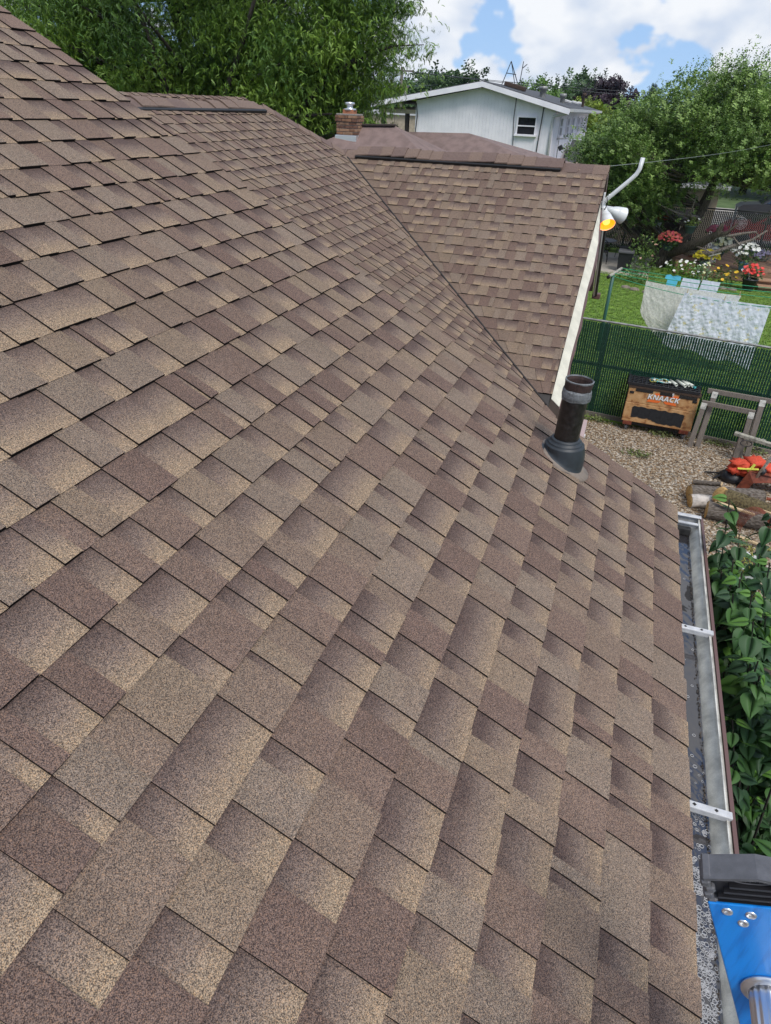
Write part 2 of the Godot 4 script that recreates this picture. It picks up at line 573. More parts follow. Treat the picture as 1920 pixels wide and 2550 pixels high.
func grounds():
	sheet("ground", [[-400, -400], [400, -400], [400, 60], [-400, 60]], -0.02, M.field)
	sheet("lawn", [[-12, -9.75], [14, -9.0], [14, -30.5], [-12, -30.5]], 0.0, M.lawn)
	sheet("gravel_yard", [[-0.9, -4.6], [9, -4.6], [9, -8.9], [2.0, -9.40], [-3, -9.80], [-3, -6.0]], 0.0, M.gravel)
	sheet("pavement", [[-0.45, -4.0], [1.9, -4.4], [1.9, 6.0], [-0.45, 6.0]], 0.03, M.concrete, 0.08)
	sheet("soil_bed", [[0.55, -3.6], [5.0, -3.6], [5.0, 6.0], [0.55, 6.0]], 0.045, M.soil)
	sheet("road", [[-60, -30.8], [60, -30.8], [60, -50], [-60, -50]], 0.004, M.road)
	# low relief of wood chips and stones over the yard
	var st := mk()
	box(st, Vector3.ZERO, Vector3(0.030, 0.007, 0.011), 0.0)
	var chip := finish(st)
	var xf := []
	var co := []
	var tones := [C(0.42, 0.32, 0.21), C(0.32, 0.225, 0.135), C(0.58, 0.51, 0.41), C(0.17, 0.12, 0.08), C(0.48, 0.44, 0.39), C(0.36, 0.23, 0.12)]
	for i in 24000:
		var x := R(-0.85, 4.2)
		var z := R(-9.5, -4.7)
		var s := R(0.4, 1.25)
		var b := Basis(Vector3.UP, R(0, TAU)) * Basis(Vector3.RIGHT, R(-0.35, 0.35)) * Basis(Vector3.BACK, R(-0.25, 0.25))
		xf.append(Transform3D(b.scaled_local(Vector3(s, R(0.6, 1.5), s * R(0.6, 1.6))), Vector3(x, 0.006 + R(0, 0.012), z)))
		co.append(tones[rng.randi() % 6] * R(0.6, 1.05))
	var cm := mt("chip", Color.WHITE, 0.95)
	cm.vertex_color_use_as_albedo = true
	var chips := multi("wood_chips", chip, cm, xf, co)
	tag(chips, "loose pale wood chips and stones strewn over the yard", "wood chips")
	# short grass tufts
	st = mk()
	for k in 5:
		var a := k * 1.3
		var d := Vector3(cos(a), 0, sin(a))
		tri(st, d * 0.012 + d.cross(Vector3.UP) * 0.006, d * 0.012 - d.cross(Vector3.UP) * 0.006, d * 0.045 + Vector3(0, 0.055, 0))
	var tuft := finish(st)
	xf = []
	co = []
	for i in 26000:
		var x := R(-3.0, 6.5)
		var z := -9.9 - 14.3 * pow(rng.randf(), 0.9)
		var s := R(0.6, 1.3)
		xf.append(Transform3D(Basis(Vector3.UP, R(0, TAU)).scaled(Vector3(s * 1.3, s, s * 1.3)), Vector3(x, 0, z)))
		co.append(C(0.105, 0.215, 0.018).lerp(C(0.20, 0.30, 0.04), rng.randf()) * R(0.8, 1.15))
	var gr := multi("grass", tuft, M.leaf, xf, co)
	tag(gr, "short green lawn grass behind the green fence", "grass")

# ---------- roofs ----------
const TONES := [Color(0.154, 0.110, 0.093), Color(0.174, 0.127, 0.105), Color(0.208, 0.166, 0.134), Color(0.220, 0.171, 0.130), Color(0.194, 0.148, 0.118)]

func pt(F: Dictionary, u: float, v: float, h: float) -> Vector3:
	return F.o + F.u * u + F.v * v + F.n * h

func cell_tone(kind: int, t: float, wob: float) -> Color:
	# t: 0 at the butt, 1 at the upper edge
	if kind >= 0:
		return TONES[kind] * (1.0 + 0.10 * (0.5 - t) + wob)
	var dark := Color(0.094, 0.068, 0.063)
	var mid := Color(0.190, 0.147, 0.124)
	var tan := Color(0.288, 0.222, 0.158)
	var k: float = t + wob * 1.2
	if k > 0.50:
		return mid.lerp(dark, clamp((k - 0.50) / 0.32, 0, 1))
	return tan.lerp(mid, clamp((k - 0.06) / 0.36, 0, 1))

var blend := FastNoiseLite.new()
# one shingle: a low part and a raised tab, its cut edges black
func shingle(st: SurfaceTool, F: Dictionary, v0: float, v1: float, a0: float, a1: float, b0: float, b1: float, split: float, gk: int, tk: int, uvo: Vector2):
	var ts := [0.0, 0.20, 0.44, 0.70, 1.0]
	var hg := []
	var ht := []
	for t in ts:
		hg.append(0.0008 + 0.0062 * pow(1.0 - t, 0.75))
		ht.append(0.0048 + 0.0082 * pow(1.0 - t, 0.75))
	var wv := R(-0.07, 0.07)
	var dv := R(-0.0022, 0.0022)
	for part in 2:
		var f0 := 0.0 if part == 0 else split
		var f1 := split if part == 0 else 1.0
		if f1 - f0 < 0.01:
			continue
		var hs: Array = hg if part == 0 else ht
		var kind := gk if part == 0 else tk
		var edge := Color(0.022, 0.019, 0.018)
		var cols := 2
		for c in cols:
			var g0: float = lerp(f0, f1, float(c) / cols)
			var g1: float = lerp(f0, f1, float(c + 1) / cols)
			var w0 := wv * sin(g0 * 5.0 + uvo.x * 7.0)
			var w1 := wv * sin(g1 * 5.0 + uvo.x * 7.0)
			for i in 4:
				var quadp := []
				for q in [[g0, i, w0], [g1, i, w1], [g1, i + 1, w1], [g0, i + 1, w0]]:
					var t: float = ts[q[1]]
					var u: float = lerp(lerp(a0, b0, q[0]), lerp(a1, b1, q[0]), t)
					var v: float = lerp(v0 + dv * (0.5 + q[0]) * (1.0 - t), v1, t)
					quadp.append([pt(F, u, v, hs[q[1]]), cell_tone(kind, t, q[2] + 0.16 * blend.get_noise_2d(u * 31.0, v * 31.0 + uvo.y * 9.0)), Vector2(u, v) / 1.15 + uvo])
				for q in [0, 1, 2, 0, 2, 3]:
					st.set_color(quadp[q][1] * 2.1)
					st.set_uv(quadp[q][2])
					st.add_vertex(quadp[q][0])
			# butt
			st.set_color(edge)
			st.set_uv(Vector2.ZERO)
			var u0: float = lerp(a0, b0, g0)
			var u1: float = lerp(a0, b0, g1)
			var va: float = v0 + dv * (0.5 + g0)
			var vb: float = v0 + dv * (0.5 + g1)
			quad(st, pt(F, u0, va, hs[0]), pt(F, u0, va, -0.002), pt(F, u1, vb, -0.002), pt(F, u1, vb, hs[0]))
		# cut edges running up the slope
		st.set_color(edge)
		for f in ([f0, f1] if part == 1 else []):
			for i in 4:
				var va: float = lerp(v0 + dv * (0.5 + f) * (1.0 - ts[i]), v1, ts[i])
				var vb: float = lerp(v0 + dv * (0.5 + f) * (1.0 - ts[i + 1]), v1, ts[i + 1])
				var ua: float = lerp(lerp(a0, b0, f), lerp(a1, b1, f), ts[i])
				var ub: float = lerp(lerp(a0, b0, f), lerp(a1, b1, f), ts[i + 1])
				quad(st, pt(F, ua, va, hs[i]), pt(F, ub, vb, hs[i + 1]), pt(F, ub, vb, -0.002), pt(F, ua, va, -0.002))

var gradients := 0.82
func pick_kinds() -> Array:
	var r := rng.randf()
	var gk: int = -1 if r < gradients else rng.randi_range(1, 4)
	r = rng.randf()
	var tk := 0 if r < 0.22 else (1 if r < 0.40 else (2 if r < 0.60 else (4 if r < 0.80 else (3 if r < 0.86 else -1))))
	return [gk, tk]

# cells of a course from ua to ub: [left, right, share of the low part, kinds]
func course(ua: float, ub: float, from_right: bool, k0 := 1.0) -> Array:
	var out := []
	var u := ub if from_right else ua
	while true:
		var w := R(0.135, 0.240) * (1.0 if k0 == 1.0 else 0.92)
		if rng.randf() < 0.06:
			w = R(0.05, 0.09)
		var l := u - w if from_right else u
		var r := u if from_right else u + w
		if l < ua + 0.03:
			l = ua
		if r > ub - 0.03:
			r = ub
		var k := pick_kinds()
		out.append([l, r, R(0.28, 0.64), k[0], k[1], Vector2(rng.randf(), rng.randf())])
		u = l if from_right else r
		if (from_right and l <= ua) or (not from_right and r >= ub):
			break
	return out

func one_shingle(F, v0, v1, a0, a1, b0, b1, c) -> ArrayMesh:
	var st := mk()
	shingle(st, F, v0, v1, a0, a1, b0, b1, c[2], c[3], c[4], c[5])
	return finish(st)

func ridge_cap(P: Vector3, along: Vector3, ln: float, da: Vector3, db: Vector3, wd: float, lift: float) -> ArrayMesh:
	var st := mk()
	var up := Vector3.UP
	var near := []
	var far := []
	for e in 2:
		var h := lift + (0.010 if e == 0 else 0.002)
		var q := P + along * ln * e + up * h
		var row := [q + da * wd + up * R(-0.004, 0.004), q + da * wd * 0.5 + up * 0.008, q + da * 0.03 + up * 0.004, q + db * 0.03 + up * 0.004, q + db * wd]
		if e == 0:
			near = row
		else:
			far = row
	var t := Vector3(0, -0.012, 0)
	for i in 4:
		quad(st, near[i], near[i + 1], far[i + 1], far[i])
		quad(st, near[i] + t, far[i] + t, far[i + 1] + t, near[i + 1] + t)
		quad(st, near[i], near[i] + t, near[i + 1] + t, near[i + 1])
		quad(st, far[i], far[i + 1], far[i + 1] + t, far[i] + t)
	quad(st, near[0], far[0], far[0] + t, near[0] + t)
	quad(st, near[4], near[4] + t, far[4] + t, far[4])
	return finish(st)

func home():
	var h := thing("brown_shingled_house", "house with brown shingled roofs filling the foreground, with its gutter and vent pipe", "house")
	var ph := 0.509024
	var FA := {o = Vector3(0, 3.4, 0), u = Vector3(0, 0, -1), v = Vector3(-cos(ph), sin(ph), 0), n = Vector3(sin(ph), cos(ph), 0)}
	var pc := 0.506763
	var g := -0.025978
	var FC := {o = Vector3(0, 2.3059, 0), u = Vector3(sin(g), 0, -cos(g)), v = -Vector3(cos(pc) * cos(g), -sin(pc), cos(pc) * sin(g)), n = Vector3(sin(pc) * cos(g), cos(pc), sin(pc) * sin(g))}
	var pb := 0.534158
	var FB := {o = Vector3(0, 1.75792, -0.97134), u = Vector3(1, 0, 0), v = Vector3(0, sin(pb), -cos(pb)), n = Vector3(0, cos(pb), sin(pb))}
	var dB: float = FB.n.dot(FB.o)
	var dC: float = FC.n.dot(FC.o)

	# upper roof
	var top := 5.2
	var st := mk()
	prism(st, [pt(FA, -5.0, 0.01, -0.004), pt(FA, -0.01, 0.01, -0.004), pt(FA, -0.01, top, -0.004), pt(FA, -5.0, top, -0.004)], -FA.n * 0.14)
	var ra := obj("upper_roof", st, M.deck, h)
	var cells := []
	var cam := Vector3(-0.484, 5.113, 3.27)
	var cf := Vector3(0.332529, 0.481121, -0.811139) * Vector3(-1, -1, 1)
	for k in 37:
		for c in course(-4.9, R(-0.008, 0.012), true):
			var mid := pt(FA, (c[0] + c[1]) * 0.5, (k + 0.5) * E, 0)
			var d := mid - cam
			var seen := d.dot(cf) > 0.2 and d.normalized().dot(cf) > 0.66
			cells.append([d.length() + (0.0 if seen else 100.0), k, c])
	cells.sort_custom(func(a, b): return a[0] < b[0])
	var rest := mk()
	for i in cells.size():
		var k: int = cells[i][1]
		var c: Array = cells[i][2]
		if i < 300:
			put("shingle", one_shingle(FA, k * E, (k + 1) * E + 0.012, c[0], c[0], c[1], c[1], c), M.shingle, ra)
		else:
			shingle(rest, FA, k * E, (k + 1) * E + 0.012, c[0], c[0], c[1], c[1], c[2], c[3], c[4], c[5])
	obj("shingle_field", rest, M.shingle, ra).set_meta("kind", "stuff")

	# middle roof, a step lower, up to its hip and valley
	gradients = 0.55
	var hipa := Vector3(-5.05, 5.04, -5.19)
	var hipb := Vector3(-4.29, 4.61, -5.70)
	st = mk()
	var va := 0.70
	var vt := 5.80
	var lim := func(v: float) -> float:
		var base: Vector3 = FC.o + FC.v * v
		var s: float = (dB - FB.n.dot(base)) / FB.n.dot(FC.u)
		var y: float = base.y
		if y > hipb.y - 0.02:
			var f: float = clamp((y - hipb.y) / (hipa.y - hipb.y), 0.0, 1.1)
			var z: float = lerp(hipb.z, hipa.z, f)
			s = min(s, -z)
		return s
	var poly := [pt(FC, -0.4, va, -0.005), pt(FC, lim.call(va), va, -0.005)]
	for i in 12:
		var v: float = lerp(va, vt, (i + 1) / 12.0)
		poly.append(pt(FC, lim.call(v), v, -0.005))
	poly.append(pt(FC, -0.4, vt, -0.005))
	prism(st, poly, -FC.n * 0.12)
	var rc := obj("middle_roof", st, M.deck, h)
	rest = mk()
	for k in range(5, 41):
		var v0 := 0.013 + k * E
		if v0 > vt - 0.05:
			break
		var v1: float = min(v0 + E + 0.012, vt)
		var r0: float = lim.call(v0)
		var r1: float = lim.call(v1)
		var cs := course(-0.3, r0, true)
		for i in cs.size():
			var c: Array = cs[i]
			var b1: float = r1 if i == 0 else c[1]
			if i > 0 and c[1] > r1:
				b1 = max(r1, c[0])
			var a1: float = min(c[0], r1)
			if i == 0 and r1 > r0:
				b1 = r1
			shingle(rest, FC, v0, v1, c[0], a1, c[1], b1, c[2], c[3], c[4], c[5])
	obj("shingle_field", rest, M.shingle, rc).set_meta("kind", "stuff")

	# wing roof with its gable end to the right
	gradients = 0.42
	var vr := 5.575
	var xr := -0.907
	st = mk()
	var vx := func(v: float) -> float:
		var base: Vector3 = FB.o + FB.v * v
		return (dC - FC.n.dot(base)) / FC.n.x
	poly = []
	var vlow := 2.0
	for i in 13:
		var v: float = lerp(vlow, vr, i / 12.0)
		poly.append(pt(FB, min(vx.call(v), xr - 0.02), v, -0.006))
	poly.append(pt(FB, xr - 0.01, vr, -0.006))
	poly.append(pt(FB, xr - 0.01, vlow, -0.006))
	prism(st, poly, -FB.n * 0.12)
	var rb := obj("wing_roof", st, M.deck, h)
	rest = mk()
	for k in range(13, 39):
		var v0 := 0.0101 + k * E
		if v0 > vr - 0.04:
			break
		var v1: float = min(v0 + E + 0.012, vr)
		var l0: float = vx.call(v0)
		var l1: float = vx.call(v1)
		if l0 > xr - 0.05:
			continue
		var cs := course(l0, xr + R(-0.006, 0.006), false, 0.75)
		for i in cs.size():
			var c: Array = cs[i]
			var a1: float = l1 if i == 0 else max(c[0], l1)
			a1 = min(a1, c[1]) if i > 0 else l1
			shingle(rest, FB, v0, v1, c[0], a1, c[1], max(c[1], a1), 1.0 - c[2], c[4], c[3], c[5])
	obj("shingle_field", rest, M.shingle, rb).set_meta("kind", "stuff")
	# a dark line of sealant down the valley
	st = mk()
	var vp := []
	for i in 14:
		var v: float = lerp(2.02, 5.40, i / 13.0)
		vp.append(pt(FB, vx.call(v) + 0.006, v, 0.016))
	tube(st, vp, [0.010], 5)
	obj("valley_line", st, M.asphalt_edge, rb)

	# ridge of the wing: caps, raised over a black vent for most of its length
	var rp := pt(FB, 0, vr, 0)
	var back := Vector3(0, -1.68, -1.85).normalized()
	st = mk()
	prism(st, [Vector3(-4.4, rp.y, rp.z), Vector3(xr, rp.y, rp.z), Vector3(xr, rp.y - 1.68, rp.z - 1.85), Vector3(-4.4, rp.y - 1.68, rp.z - 1.85)], Vector3(0, -0.12, 0))
	obj("rear_slope", st, M.far_shingle, rb)
	var x := xr
	while x > -4.36:
		var ln := R(0.150, 0.180)
		var raised := x < -1.40 and x > -3.95
		var lift := (0.058 + 0.010 * sin(x * 5.0)) if raised else 0.008
		put("ridge_cap", ridge_cap(Vector3(x, rp.y, rp.z), Vector3(-1, 0, 0), ln, -FB.v, back, 0.185, lift), M.cap if rng.randf() < 0.6 else M.cap2, rb)
		x -= ln - 0.004
	st = mk()
	bar(st, Vector3(-4.0, rp.y, rp.z) - FB.v * 0.165 + FB.n * 0.022, Vector3(-1.44, rp.y, rp.z) - FB.v * 0.165 + FB.n * 0.022, 0.035, 0.036, FB.n, 0.004)
	obj("ridge_vent", st, M.vent_black, rb)
	# ridge and hip of the middle roof
	var backc := Vector3(-cos(pc), -sin(pc), 0)
	st = mk()
	prism(st, [Vector3(-5.07, 5.06, 0.3), Vector3(-5.05, 5.04, -5.19), Vector3(-9.6, 2.6, -8.6), Vector3(-9.6, 2.6, 0.3)], Vector3(0, -0.12, 0))
	prism(st, [Vector3(-5.05, 5.02, -5.19), Vector3(-4.29, 4.58, -5.70), Vector3(-4.4, 2.9, -7.6), Vector3(-9.6, 2.58, -8.6)], Vector3(0, -0.12, 0))
	obj("rear_slope", st, M.far_shingle, rc)
	var z := -0.2
	while z > -5.1:
		var ln := R(0.22, 0.30)
		var raised := z > -4.95 and z < -1.0
		put("ridge_cap", ridge_cap(Vector3(-5.065, 5.045, z), Vector3(0, 0, -1), ln, Vector3(cos(pc), -sin(pc), 0), backc, 0.17, (0.045 + 0.012 * sin(z * 4.0)) if raised else 0.01), M.cap if rng.randf() < 0.6 else M.cap2, rc)
		z -= ln - 0.004
	st = mk()
	bar(st, Vector3(-5.065 + 0.155, 4.985, -0.4), Vector3(-5.065 + 0.155, 4.985, -5.0), 0.035, 0.045, FC.n, 0.004)
	obj("ridge_vent", st, M.vent_black, rc)
	var hd := (hipb - hipa).normalized()
	var hl := (hipb - hipa).length()
	var s := 0.0
	while s < hl - 0.05:
		var side := hd.cross(Vector3.UP).normalized()
		put("hip_cap", ridge_cap(hipa + hd * s + Vector3(0, 0.012, 0), hd, 0.17, (-side + Vector3(0, -0.42, 0)).normalized(), (side + Vector3(0, -0.42, 0)).normalized(), 0.14, 0.012), M.cap if rng.randf() < 0.6 else M.cap2, rc)
		s += 0.155
	for q in [Vector3(-4.20, 0, 0), Vector3(-2.93, 0, 0), Vector3(-2.37, 0, 0), Vector3(-1.62, 0, 0)]:
		st = mk()
		var vv := 3.0
		for it in 40:
			vv += (q.x - vx.call(vv)) * -0.3
		box(st, pt(FB, vx.call(vv), vv, 0.010), Vector3(0.022, 0.012, 0.016), 0.003)
		obj("nail_head", st, M.white_gloss, rb)

	# walls below the roofs
	st = mk()
	box(st, Vector3(-5.0, 1.45, 3.0), Vector3(9.1, 2.9, 5.6))
	prism(st, [Vector3(-0.5, 2.85, 0.2), Vector3(-0.5, 3.50, 0.2), Vector3(-4.6, 5.77, 0.2), Vector3(-9.2, 3.3, 0.2), Vector3(-9.2, 2.85, 0.2)], Vector3(0, 0, 0.15))
	prism(st, [Vector3(-4.6, 5.90, 0.02), Vector3(-4.6, 5.90, 5.0), Vector3(-9.6, 3.2, 5.0), Vector3(-9.6, 3.2, 0.02)], Vector3(0, -0.14, 0))
	obj("upper_wall", st, M.brown_siding, h)
	st = mk()
	box(st, Vector3(-5.0, 1.05, -2.0), Vector3(8.0, 2.1, 4.5))
	box(st, Vector3(-2.9, 1.3, -5.3), Vector3(3.7, 2.6, 4.4))
	prism(st, [Vector3(-1.06, 2.55, -3.1), Vector3(-1.06, 2.85, -3.1), Vector3(-1.06, 4.38, -5.76), Vector3(-1.06, 2.8, -7.5), Vector3(-1.06, 2.55, -7.5)], Vector3(-0.12, 0, 0))
	obj("lower_wall", st, M.brown_siding, h)
	# eave board and the lower roof's gutter end seen past the pipe
	st = mk()
	bar(st, Vector3(-0.03, 3.27, 0.02), Vector3(-0.03, 3.27, 5.0), 0.03, 0.20)
	obj("fascia_board", st, M.brown_metal, h)
	st = mk()
	bar(st, Vector3(-0.60, 2.58, -2.9), Vector3(-0.60, 2.58, 0.1), 0.11, 0.12, Vector3.UP, 0.006)
	obj("lower_gutter", st, M.pink_metal, h)
	for q in [-2.2, -2.6]:
		st = mk()
		box(st, Vector3(-0.54, 2.6, q), Vector3(0.012, 0.03, 0.03), 0.004)
		obj("rivet", st, M.white_gloss, h)
	# bent white rake trim along the gable, brown lining under it
	st = mk()
	var st2 := mk()
	var prev := []
	for i in 61:
		var f := i / 60.0
		var v: float = lerp(2.12, 4.95, f)
		var p := pt(FB, xr + 0.004, v, -0.012)
		var w: float = (0.085 - 0.012 * f) * (1.0 if f < 0.8 else (1.0 - f) / 0.2) + 0.004 * sin(f * 21.0)
		w = max(w, 0.004)
		var q := p + Vector3(w, -0.05 - 0.2 * w, 0)
		var r := q + Vector3(0.022 + 0.005 * sin(f * 53.0), -0.05, 0)
		var row := [p, q, r, q + Vector3(-0.004, -0.004, 0)]
		if i > 0:
			quad(st, prev[0], prev[1], row[1], row[0])
			quad(st, prev[0] + Vector3(0, -0.003, 0), row[0] + Vector3(0, -0.003, 0), row[1] + Vector3(0, -0.003, 0), prev[1] + Vector3(0, -0.003, 0))
			quad(st2, prev[3], prev[2], row[2], row[3])
		prev = row
	obj("rake_trim", st, M.white_trim, h)
	obj("rake_lining", st2, M.brown_metal, h)
	st = mk(true)
	tube(st, [Vector3(-0.87, 4.05, -5.95), Vector3(-0.87, 3.4, -6.75), Vector3(-0.875, 2.74, -7.58)], [0.014], 8)
	obj("white_conduit", st, M.white_gloss, h)
	st = mk(true)
	tube(st, [Vector3(-0.84, 4.02, -6.0), Vector3(-0.84, 3.37, -6.8), Vector3(-0.845, 2.74, -7.6)], [0.018], 8)
	obj("black_conduit", st, M.plastic_black, h)
	st = mk()
	box(st, Vector3(-0.84, 2.74, -7.62), Vector3(0.12, 0.08, 0.10), 0.01)
	obj("gutter_end", st, M.brown_metal, h)

	# floodlight with two bell shades, the lower one lit
	var fl := Node3D.new()
	fl.name = "floodlight"
	h.add_child(fl)
	st = mk(true)
	lathe(st, [[0.0, 0.03], [0.045, 0.03], [0.05, 0.0], [0.05, -0.02], [0.0, -0.02]], Transform3D(Basis(Vector3.BACK, -PI / 2), Vector3(-0.90, 4.19, -5.60)), 14)
	obj("base_plate", st, M.white_gloss, fl)
	var aim := [[Vector3(-0.895, 4.195, -5.56), Vector3(-0.797, 4.020, -5.37), true], [Vector3(-0.87, 4.17, -5.62), Vector3(-0.655, 4.085, -5.75), false]]
	for q in aim:
		var ax: Vector3 = (q[1] - q[0]).normalized()
		var L: float = (q[1] - q[0]).length()
		var bx := ax.cross(Vector3(0.3, 0.2, 1)).normalized()
		var T := Transform3D(Basis(bx, ax, bx.cross(ax)), q[0])
		st = mk(true)
		lathe(st, [[0.0, 0.0], [0.026, 0.002], [0.032, 0.03], [0.046, L * 0.38], [0.060, L * 0.5], [0.070, L * 0.62], [0.090, L * 0.97], [0.093, L], [0.089, L], [0.086, L * 0.95], [0.070, L * 0.60], [0.0, L * 0.52]], T, 20)
		obj("lamp_shade", st, M.white_gloss, fl)
		if q[2]:
			st = mk(true)
			lathe(st, [[0.0, L * 0.70], [0.070, L * 0.71], [0.085, L * 0.96]], T, 20)
			obj("lamp_lens", st, M.lamp_glow, fl)
			st = mk(true)
			lathe(st, [[0.0, L * 0.72], [0.030, L * 0.73], [0.042, L * 0.82], [0.034, L * 0.90], [0.0, L * 0.92]], T, 12)
			obj("bulb", st, M.lamp_bulb, fl)
			var ol := OmniLight3D.new()
			ol.name = "floodlight_lamp"
			ol.light_color = Color(1.0, 0.55, 0.15)
			ol.light_energy = 0.02
			ol.light_size = 0.05
			ol.omni_range = 30.0
			ol.omni_attenuation = 2.0
			ol.shadow_enabled = true
			ol.position = q[0] + ax * (L + 0.03)
			fl.add_child(ol)
	# bare dish mast: a bent tube on a foot bracket
	var dm := Node3D.new()
	dm.name = "dish_mast"
	h.add_child(dm)
	st = mk(true)
	tube(st, [Vector3(-0.89, 4.235, -5.50), Vector3(-0.85, 4.285, -5.50), Vector3(-0.66, 4.472, -5.50), Vector3(-0.595, 4.545, -5.50), Vector3(-0.572, 4.60, -5.50), Vector3(-0.562, 4.71, -5.50)], [0.023], 12)
	obj("mast_tube", st, M.white_gloss, dm)
	st = mk()
	bar(st, Vector3(-0.90, 4.20, -5.50), Vector3(-0.84, 4.325, -5.50), 0.07, 0.012, Vector3(1, 0.3, 0), 0.004)
	box(st, Vector3(-0.895, 4.26, -5.50), Vector3(0.02, 0.16, 0.09), 0.005)
	obj("foot_bracket", st, M.white_gloss, dm)
	st = mk(true)
	tube(st, [Vector3(-0.86, 4.30, -5.44), Vector3(-0.84, 4.24, -5.43), Vector3(-0.86, 4.17, -5.46), Vector3(-0.89, 4.19, -5.55)], [0.005], 5)
	obj("loose_cable", st, M.plastic_black, dm)

	# vent pipe through the upper roof
	var vpn := Node3D.new()
	vpn.name = "vent_pipe"
	h.add_child(vpn)
	var base := Vector3(-0.593, 3.731, 0.355)
	var T := Transform3D(Basis(Vector3.BACK, -0.035), base)
	st = mk(true)
	lathe(st, [[0.0562, -0.05], [0.0562, 0.02], [0.0555, 0.10], [0.056, 0.20], [0.0555, 0.31]], T, 28, 0.008)
	obj("pipe_body", st, M.pipe, vpn)
	st = mk()
	lathe(st, [[0.0555, 0.300], [0.062, 0.302], [0.0645, 0.318], [0.063, 0.342], [0.059, 0.350]], T, 36, 0.05)
	obj("lead_flange", st, M.lead, vpn)
	st = mk()
	lathe(st, [[0.058, 0.345], [0.0605, 0.372], [0.0615, 0.385], [0.058, 0.388], [0.053, 0.375], [0.050, 0.30], [0.048, 0.12], [0.0, 0.10]], T, 32, 0.022)
	obj("pipe_mouth", st, M.pipe_rust, vpn)
	st = mk()
	lathe(st, [[0.0615, 0.384], [0.0622, 0.390], [0.0585, 0.392], [0.0565, 0.386]], T, 32, 0.022)
	obj("lead_rim", st, M.lead, vpn)
	# boot: a cone whose skirt lies on the slope
	st = mk(true)
	var rows := []
	for q in [[0.056, 0.108, 0.0], [0.064, 0.106, 0.0], [0.067, 0.100, 0.0], [0.0675, 0.092, 0.0], [0.077, 0.090, 0.0], [0.079, 0.086, 0.0], [0.079, 0.080, 0.0], [0.088, 0.078, 0.0], [0.090, 0.072, 0.0], [0.0905, 0.068, 0.03], [0.093, 0.055, 0.25], [0.096, 0.040, 0.5], [0.100, 0.024, 0.75], [0.105, 0.010, 1.0], [0.118, 0.004, 1.0]]:
		var row := []
		for k in 32:
			var a := TAU * k / 32
			var local := Vector3(cos(a) * q[0], 0, -sin(a) * q[0])
			var flat := base + local + Vector3(0, q[1], 0)
			var slope: Vector3 = base + (-FA.v * cos(a) + FA.u * sin(a)) * q[0] + FA.n * q[1]
			row.append(flat.lerp(slope, q[2]) + FA.n * 0.006)
		rows.append(row)
	for i in rows.size() - 1:
		for k in 32:
			quad(st, rows[i][k], rows[i + 1][k], rows[i + 1][(k + 1) % 32], rows[i][(k + 1) % 32])
	obj("rubber_boot", st, M.rubber, vpn)
	st = mk(true)
	var ra1 := []
	var rb1 := []
	for k in 40:
		var a := TAU * k / 40
		var d: Vector3 = -FA.v * cos(a) + FA.u * sin(a)
		var w: float = 0.118 + 0.006 * sin(a * 3.0 + 1.0) + 0.005 * sin(a * 7.0) + 0.035 * pow(max(cos(a + 0.35), 0.0), 6.0)
		ra1.append(base + d * 0.10 + FA.n * 0.0165)
		rb1.append(base + d * w + FA.n * 0.0135)
	for k in 40:
		quad(st, ra1[k], rb1[k], rb1[(k + 1) % 40], ra1[(k + 1) % 40])
		quad(st, rb1[k], rb1[k] - FA.n * 0.012, rb1[(k + 1) % 40] - FA.n * 0.012, rb1[(k + 1) % 40])
	obj("sealant", st, M.sealant, vpn)

	# gutter: profile swept along the eave
	var gt := Node3D.new()
	gt.name = "gutter"
	h.add_child(gt)
	var za := 0.02
	var zb := 5.0
	var prof := [[-0.012, 3.385], [-0.010, 3.285], [0.045, 3.282], [0.066, 3.292], [0.074, 3.312], [0.086, 3.342], [0.104, 3.362], [0.117, 3.372], [0.118, 3.384], [0.108, 3.386]]
	st = mk(true)
	for i in prof.size() - 1:
		for seg in 20:
			var z0: float = lerp(za, zb, seg / 20.0)
			var z1: float = lerp(za, zb, (seg + 1) / 20.0)
			quad(st, Vector3(prof[i][0], prof[i][1], z0), Vector3(prof[i + 1][0], prof[i + 1][1], z0), Vector3(prof[i + 1][0], prof[i + 1][1], z1), Vector3(prof[i][0], prof[i][1], z1))
	obj("trough", st, M.galv, gt)
	st = mk()
	prism(st, [Vector3(0.120, 3.390, za), Vector3(0.132, 3.388, za), Vector3(0.134, 3.30, za), Vector3(0.124, 3.30, za)], Vector3(0, 0, zb - za))
	obj("front_face", st, M.brown_metal, gt)
	st = mk()
	prism(st, [Vector3(-0.012, 3.388, za), Vector3(0.120, 3.388, za), Vector3(0.118, 3.36, za), Vector3(0.072, 3.29, za), Vector3(-0.010, 3.283, za)], Vector3(0, 0, 0.006))
	box(st, Vector3(0.055, 3.392, za + 0.006), Vector3(0.135, 0.006, 0.028), 0.002)
	obj("end_cap", st, M.white_alu, gt)
	st = mk()
	box(st, Vector3(0.055, 3.380, za + 0.065), Vector3(0.132, 0.008, 0.02), 0.002)
	box(st, Vector3(0.055, 3.370, za + 0.065), Vector3(0.132, 0.016, 0.004))
	obj("end_strap", st, M.white_alu, gt)
	for q in [0.955, 1.795, 2.9]:
		st = mk()
		box(st, Vector3(0.052, 3.394, q), Vector3(0.140, 0.010, 0.024), 0.002)
		box(st, Vector3(0.052, 3.384, q + 0.009), Vector3(0.136, 0.014, 0.004))
		var hs := obj("hanger_strap", st, M.white_alu, gt)
		for e in [0.018, 0.078]:
			st = mk()
			box(st, Vector3(e, 3.3995, q), Vector3(0.008, 0.002, 0.008), 0.0, Basis(Vector3.UP, 0.785))
			obj("screw_hole", st, M.dark, hs)
	# standing water with clumps of hail-like bubbles
	st = mk(true)
